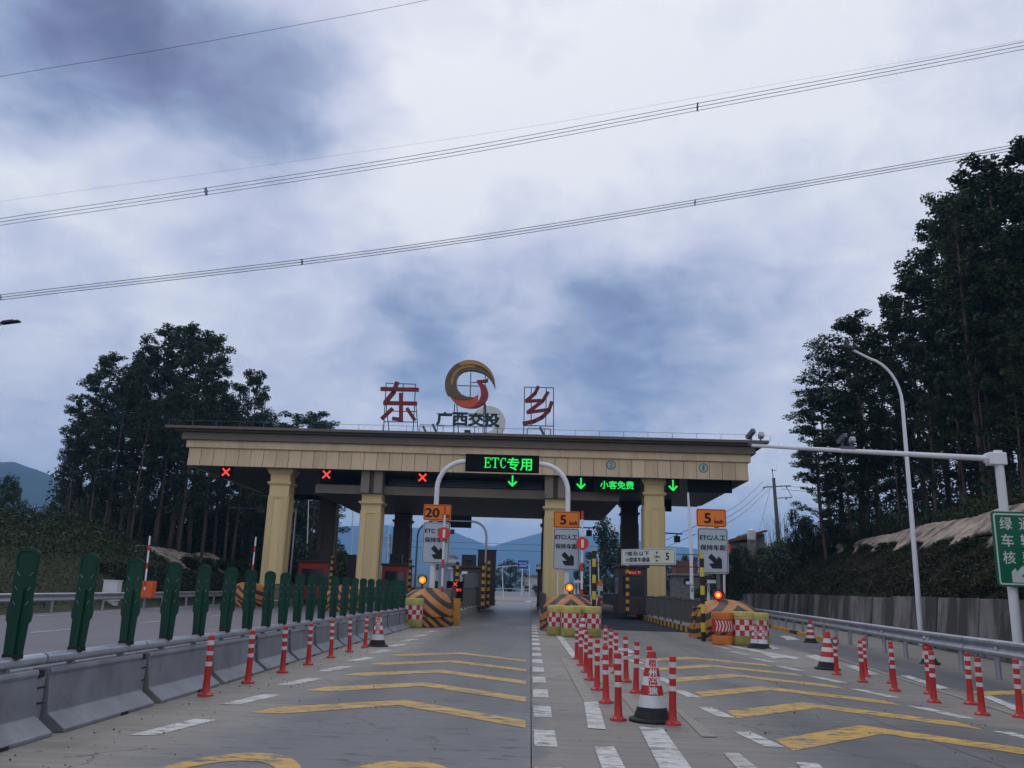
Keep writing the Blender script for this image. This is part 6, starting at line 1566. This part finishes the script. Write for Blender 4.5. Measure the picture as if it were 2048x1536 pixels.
def bg_tree(vs, i, label, pxc, ptop, Y, wpx, group=None, zb=None):
    p = at(pxc, ptop, Y); z = hill(p.x, Y)-.2 if zb is None else zb; h = max(2.5, p.z-z); wm = wpx*Y/FOC
    t = thing('background_tree', label, 'tree', (p.x, Y, z), rt_.uniform(0, 6), group); t.scale = (wm/.84, wm/.84, h)
    tr, li, cr = vs[i % len(vs)]; link('trunk', tr, t); link('limbs', li, t); link('crown', cr, t); return t
bg_tree(CONE, 0, 'big dark pointed tree between the central and right columns', 1212, 1043, 118, 100)
bg_tree(CONE, 1, 'smaller dark tree right of the big pointed tree', 1252, 1075, 112, 70)
bg_tree(BROAD, 1, 'dark bushy tree left of the big pointed tree', 1180, 1105, 125, 60)
bg_tree(BROAD, 0, 'rounded dark tree left of the blue road sign', 1022, 1122, 175, 74)
bg_tree(BROAD, 2, 'low dark tree left of the rounded one beyond the gate', 984, 1150, 180, 50)
bg_tree(BROAD, 1, 'small dark tree below the white buildings', 1082, 1160, 150, 34)
for k, (px, py, Y, w_, l_) in enumerate(((1345,1118,125,50,'dark tree right of the restriction board'), (1372,1112,130,46,'dark tree behind the slim white camera pole'), (1325,1124,120,36,'small tree just right of the rightmost column'), (1400,1112,120,50,'dark tree left of the red-roofed house'),
                                     (1590,1020,66,42,'small light green tree beside the utility pole'), (1614,1040,64,50,'low tree right of the small light green one'), (1480,1095,74,70,'dark bushy tree below the red-roofed house'), (1460,1112,66,60,'bushy tree just right of the right guidance sign'),
                                     (10,952,58,70,'dark rounded tree at the left picture edge'), (34,968,62,50,'second dark rounded tree near the left picture edge'), (120,1010,60,80,'low bushy tree on the left bank skyline'), (165,1012,64,50,'small bushy tree left of the left grove'),
                                     (70,1024,60,80,'low bush-like tree on the left bank above the guardrail'), (1655,1040,60,80,'bushy tree at the foot of the first right grove tree'), (1700,1060,56,80,'low bush on the crest under the right grove'))):
    bg_tree(BROAD if k != 4 else BROAD, k, l_, px, py, Y, w_*1.1, 'background trees and tall bushes')
# ground-hugging growth: one mass on each bank
def scatter_mass(name, fn, n, size, mt_, seed, aspect=.5, lift=(.0, .8)):
    rg = np.random.default_rng(seed); pts = []
    for q in range(n):
        x, Y, hh = fn(rg)
        pts.append((x, Y, hill(x, Y)+hh))
    me = leaves(name, np.array(pts), size, mt_, rg, aspect); return tag(link(name, me), kind='stuff')
def mound(x, Y, s=.8): return max(0.0, .55+.9*mnoise.noise(Vector((x*s, Y*s, 1.7))))
def f_right(rg):
    Y = 14+rg.random()**1.5*96; lo = lerp_tab([(14, 2.1), (30, 2.2), (50, 3.2), (66, 4.2), (70, 6), (100, 7)], Y); r_ = .15+rg.random()*(lo+.1)
    x = wallx(Y)+r_; return x, Y, rg.random()**.7*(.12+.6*mound(x, Y)*max(.1, 1-r_/(lo+.2)*.9))
scatter_mass('slope_undergrowth', f_right, 120000, .105, M['brush'], 51)
def f_rightg(rg):
    while True:
        x, Y, h = f_right(rg)
        if mnoise.noise(Vector((x*.45, Y*.45, 8.8))) > -.05: return x, Y, h+.12
scatter_mass('slope_grass', f_rightg, 42000, .34, M['grassblade2'], 57, .10)
def f_right2(rg):
    Y = 14+rg.random()**1.3*80; x = wallx(Y)+5.4+rg.random()**1.4*10; return x, Y, rg.random()**.8*(.3+1.3*mound(x, Y, .5))
scatter_mass('crest_undergrowth', f_right2, 70000, .17, M['leafC'], 52)
def f_right3(rg):
    Y = 62+rg.random()*70; x = wallx(Y)+.3+rg.random()*16; return x, Y, rg.random()**.8*(.4+1.5*mound(x, Y, .4))
scatter_mass('far_bank_bushes', f_right3, 50000, .24, M['leafC'], 53)
def f_left(rg):
    Y = 24+rg.random()**.9*80; l = 5+rg.random()*34
    while 60 < Y < 94 and l < 10.5: Y = 24+rg.random()**.9*80; l = 5+rg.random()*34
    x = leftx(Y)-l; return x, Y, rg.random()**.8*(.3+1.7*mound(x, Y, .35)*min(1, l/12))
scatter_mass('bank_bushes', f_left, 90000, .22, M['leafC'], 54)
def f_leftg(rg):
    Y = 20+rg.random()**1.1*60; l = .2+rg.random()*12; x = leftx(Y)-l; return x, Y, rg.random()*.28
scatter_mass('bank_grass', f_leftg, 60000, .16, M['grassblade'], 55, .22)
def f_leftf(rg):
    Y = 48+rg.random()*44; l = .4+rg.random()*4.2; x = leftx(Y)-l; return x, Y, rg.random()**.8*(.2+.9*mound(x, Y, .6)*max(.15, 1-l/4.6))
scatter_mass('left_slope_undergrowth', f_leftf, 30000, .18, M['brush'], 56)
def f_underL(rg):
    x = -50+rg.random()*31; Y = 86+rg.random()*18; return x, Y, rg.random()**.9*(2.5+5.5*mound(x, Y, .16))
scatter_mass('grove_understory', f_underL, 70000, .42, M['leafA'], 61)
def f_underR(rg):
    Y = 50+rg.random()*46; x = wallx(Y)+12+rg.random()*30; return x, Y, rg.random()**.9*(2.0+4.5*mound(x, Y, .16))
scatter_mass('grove_understory', f_underR, 80000, .36, M['leafA'], 62)
# dry reeds by the utility pole
rg = np.random.default_rng(8); mb = MB()
for k in range(60):
    px = 1528+rg.random()*52; Y = 84+rg.random()*5; x = at(px, 1090, Y).x; z = hill(x, Y); h = 2.2+rg.random()*2.6
    mb.tube([(x, Y, z), (x+rg.normal()*.15, Y, z+h*.6), (x+rg.normal()*.5, Y, z+h)], [.02, .014, .006], 3)
tag(obj('dry_reeds', mb, M['reed']), kind='stuff')

# ================================================================== BUILDINGS AND FENCES BEYOND THE GATE
Yh = 96; a = at(1452, 1083, Yh); b = at(1532, 1083, Yh); hz0 = hill(a.x, Yh)-1.0
hs = thing('house', 'old house with rusty tiled roof and water tank on the right bank', 'house', (a.x, Yh, hz0)); wl = b.x-a.x; wt = a.z-hz0
obj('wall', MB().bx(0, wl, 0, 6, 0, wt), M['oldwall'], hs)
obj('gable_wall', MB().bx(wl*.55, wl*.98, .2, 5.5, wt+.003, wt+1.0), M['oldwall'], hs)
for k in range(3): w_ = obj('window', MB().bx(.5+k*1.5, 1.3+k*1.5, -.05, -.002, wt-1.6, wt-.7), M['glass'], hs)
mb = MB().prism([(-.4, wt+.01), (wl*.95, wt+1.35), (wl*1.02, wt+1.35), (wl*1.02, wt+1.2), (wl*.5, wt+.3), (-.2, wt-.15)], -.5, 6.5); obj('roof', mb, M['rooftile'], hs)
tk = at(1502, 1070, Yh-1); t = thing('water_tank', 'shiny ribbed steel water tank standing by the rusty roof', 'water tank', (tk.x, Yh-1.2, tk.z-.55))
prof = [(0, 0)]+[((.44 if i % 2 else .48), .04+i*.07) for i in range(15)]+[(.2, 1.12), (.08, 1.2), (0, 1.22)]; obj('tank', MB().lathe(prof, n=16), M['white'], t); obj('stand', MB().bx(-.4, .4, -.4, .4, -2.0, -.003), M['oldwall'], t)
p = at(1352, 1155, 115); t = thing('hut', 'small pale brick hut on the bank right of the rightmost column', 'hut', (p.x, 115, p.z-1.2))
obj('wall', MB().bx(-.2, 4.2, 0, 4, -2.5, 1.5), M['oldwall'], t); obj('roof', MB().bx(-.6, 4.6, -.4, 4.4, 1.503, 1.75), M['concrete'], t); obj('window', MB().bx(1, 1.8, -.04, -.002, .3, 1.1), M['glass'], t); obj('upper_wall', MB().bx(0, 2.8, .3, 3.5, 1.753, 3.4), M['rooftile'], t)
# white buildings past the exit
def wb(label, x0p, x1p, ytp, Y, hb=None, parts=()):
    a = at(x0p, ytp, Y); b = at(x1p, ytp, Y); z = zg(Y)-.3
    t = thing('building', label, 'building', (a.x, Y, z)); w_ = b.x-a.x; h = a.z-z
    obj('wall', MB().bx(0, w_, 0, 8, 0, h), M['whitewall'], t); obj('roof_slab', MB().bx(-.4, w_+.4, -.5, 8.4, h+.003, h+.3), M['concrete'], t)
    n = max(2, int(w_/2.2)); fl = max(1, int(h/3.3))
    for f_ in range(fl):
        for i in range(n):
            x = w_*(i+.5)/n; zz = 1.2+f_*3.1
            if zz+1.3 < h: ww = obj('window', MB().bx(x-.55, x+.55, -.05, -.002, zz, zz+1.25), M['glass'], t); obj('sill', MB().bx(x-.65, x+.65, -.12, -.052, zz-.1, zz-.002), M['whitewall'], ww)
    return t
wb('long low white building behind the blue road sign', 1044, 1086, 1152, 190)
wb('taller white block at the right end of the long low building', 1076, 1092, 1131, 200)
wb('pale toll office with glass front left of the dark middle booth', 868, 905, 1112, 150)
p = at(878, 1150, 149); t = thing('glass_porch', 'pale blue glass front of the office left of the middle booth', 'porch', (p.x, 148, zg(148))); 
for k in range(4): obj('pane', MB().bx(k*.78, k*.78+.7, 0, .08, .1, 5.2), M['glasspale'], t)
obj('canopy_slab', MB().bx(-.4, 3.6, -1.2, .5, 5.3, 5.6), M['whitewall'], t)
p = at(925, 1150, 125); t = thing('kiosk', 'small white structure just left of the dark middle booth', 'kiosk', (at(902,1150,125).x, 125, zg(125)))
obj('shell', MB().bx(0, 2.2, 0, 2, 0, 3.8), M['whitewall'], t); obj('roof', MB().bx(-.5, 2.7, -.5, 2.4, 3.803, 4.0), M['whitewall'], t); obj('window', MB().bx(.4, 1.8, -.05, -.002, 1.2, 2.6), M['glasspale'], t)
# far wall and guard at the end of the straight
fw = thing('parapet', 'pale concrete parapet with railing closing the far end of the road', 'parapet', (0, 0, 0))
for k in range(9):
    x0 = at(985, 1180, 150).x+k*1.15; obj('wall_block', MB().bx(x0, x0+1.12, 150, 150.3, zg(150)-.1, zg(150)+.75), M['whitewall'], fw)
    obj('rail_post', MB().bx(x0, x0+.08, 150.1, 150.2, zg(150)+.753, zg(150)+1.2), M['galv'], fw)
x0 = at(985, 1180, 150).x; obj('rail', MB().bx(x0, x0+10.3, 150.08, 150.22, zg(150)+1.2, zg(150)+1.3), M['whitewall'], fw)
guardrail('pale guardrail curving away right of the central bumper', [(5.0, 120), (8.4, 100), (9.6, 84)], -1, .7, 3.0)
# blue sign on an arm
Yb = 145; p = at(1046, 1129, Yb); t = thing('blue_sign', 'small blue road sign on a white post beyond the gate', 'road sign', (p.x-.1, Yb, zg(Yb)))
h = p.z-zg(Yb); pl_ = sign_panel(t, 'sign_plate', 1.72, 1.35, M['signblue'], M['signblue'], (.1, 0, h), .05, .02, .01)
lettering('sign_text', '东乡 出口', M['white'], pl_, (0, -.01, .22), width=1.3, height=.3, bold=.01); lettering('sign_text', '收费站', M['white'], pl_, (0, -.01, -.22), width=1.2, height=.3, bold=.01)
obj('post', MB().tube([(0, .1, 0), (0, .1, h)], .09, 8), M['white'], t)
a = at(995, 1134, Yb); obj('arm', MB().tube([(a.x-p.x, .1, a.z-zg(Yb)), (0, .1, h-.1)], .06, 6), M['white'], t)
# small warning sign and red board past the central lane
p = at(1200, 1167, 92); t = thing('warning_sign', 'small orange triangular warning sign beyond the central lane', 'road sign', (p.x, 92, zg(92)+.25)); h = p.z-zg(92)-.25
obj('plate', MB().prism([(-.38, h-.2), (.38, h-.2), (0, h+.5)], 0, .03), M['signorange'], t); obj('lower_plate', MB().bx(-.3, .3, 0, .03, h-.75, h-.25), M['signpale'], t); obj('post', MB().tube([(0, .06, 0), (0, .06, h+.1)], .03, 6), M['galv'], t)
p = at(1212, 1196, 84); t = thing('water_barrier', 'small red plastic barrier in the exit lane beyond the booths', 'road barrier', (p.x, 84, zg(84)))
obj('body', MB().prism([(-.9, 0), (.9, 0), (.8, .5), (.7, .85), (-.7, .85), (-.8, .5)], 0, .4), M['red'], t); obj('stripe', MB().bx(-.5, .5, -.01, -.002, .3, .5), M['refl'], t)
# pylon seen between the second column pair
Yq = 210; a = at(780, 1068, Yq); t = thing('power_pylon', 'small lattice pylon seen between the second column pair', 'pylon', (a.x, Yq, zg(Yq))); h = a.z-zg(Yq)
for sx_ in (-1, 1):
    obj('leg', MB().tube([(sx_*1.0, 0, 0), (sx_*.18, 0, h)], .09, 4), M['polegrey'], t)
for k in range(7):
    z0_ = h*k/7; z1_ = h*(k+1)/7; w0 = 1.0-.82*k/7; w1 = 1.0-.82*(k+1)/7; obj('brace', MB().tube([(-w0, 0, z0_), (w1, 0, z1_)], .05, 4).tube([(w0, 0, z0_), (-w1, 0, z1_)], .05, 4), M['polegrey'], t)
for z_ in (h*.93, h*.82): obj('crossarm', MB().tube([(-2.2, 0, z_), (2.2, 0, z_)], .08, 4), M['polegrey'], t)
# fence along the top of the right bank
fn = thing('mesh_fence', 'dark green wire fence along the top of the right bank', 'fence', (0, 0, 0)); Y = 24.0
while Y < 62:
    x = wallx(Y)+6.6; z = hill(x, Y); obj('fence_post', MB().bx(x-.03, x+.03, Y-.03, Y+.03, z-.2, z+1.9), M['greenboard'], fn)
    x2 = wallx(Y+2.5)+6.6; z2 = hill(x2, Y+2.5); obj('fence_wire', MB().tube([(x, Y, z+1.8), (x2, Y+2.5, z2+1.8)], .012, 3).tube([(x, Y, z+1.0), (x2, Y+2.5, z2+1.0)], .012, 3).tube([(x, Y, z+.3), (x2, Y+2.5, z2+.3)], .012, 3), M['greenboard'], fn); Y += 2.5

# ================================================================== AIR
hm = bpy.data.materials.new('humid_air'); hm.use_nodes = True; nt = hm.node_tree; nt.nodes.clear()
o_ = nt.nodes.new('ShaderNodeOutputMaterial'); pv = nt.nodes.new('ShaderNodeVolumePrincipled')
pv.inputs['Density'].default_value = 0.00029; pv.inputs['Color'].default_value = (0.27, 0.58, 1.0, 1); pv.inputs['Anisotropy'].default_value = 0.0
nt.links.new(pv.outputs[0], o_.inputs['Volume'])
tag(obj('haze', MB().bx(-5200, 5200, -80, 5600, -3.0, 420), hm), kind='stuff')
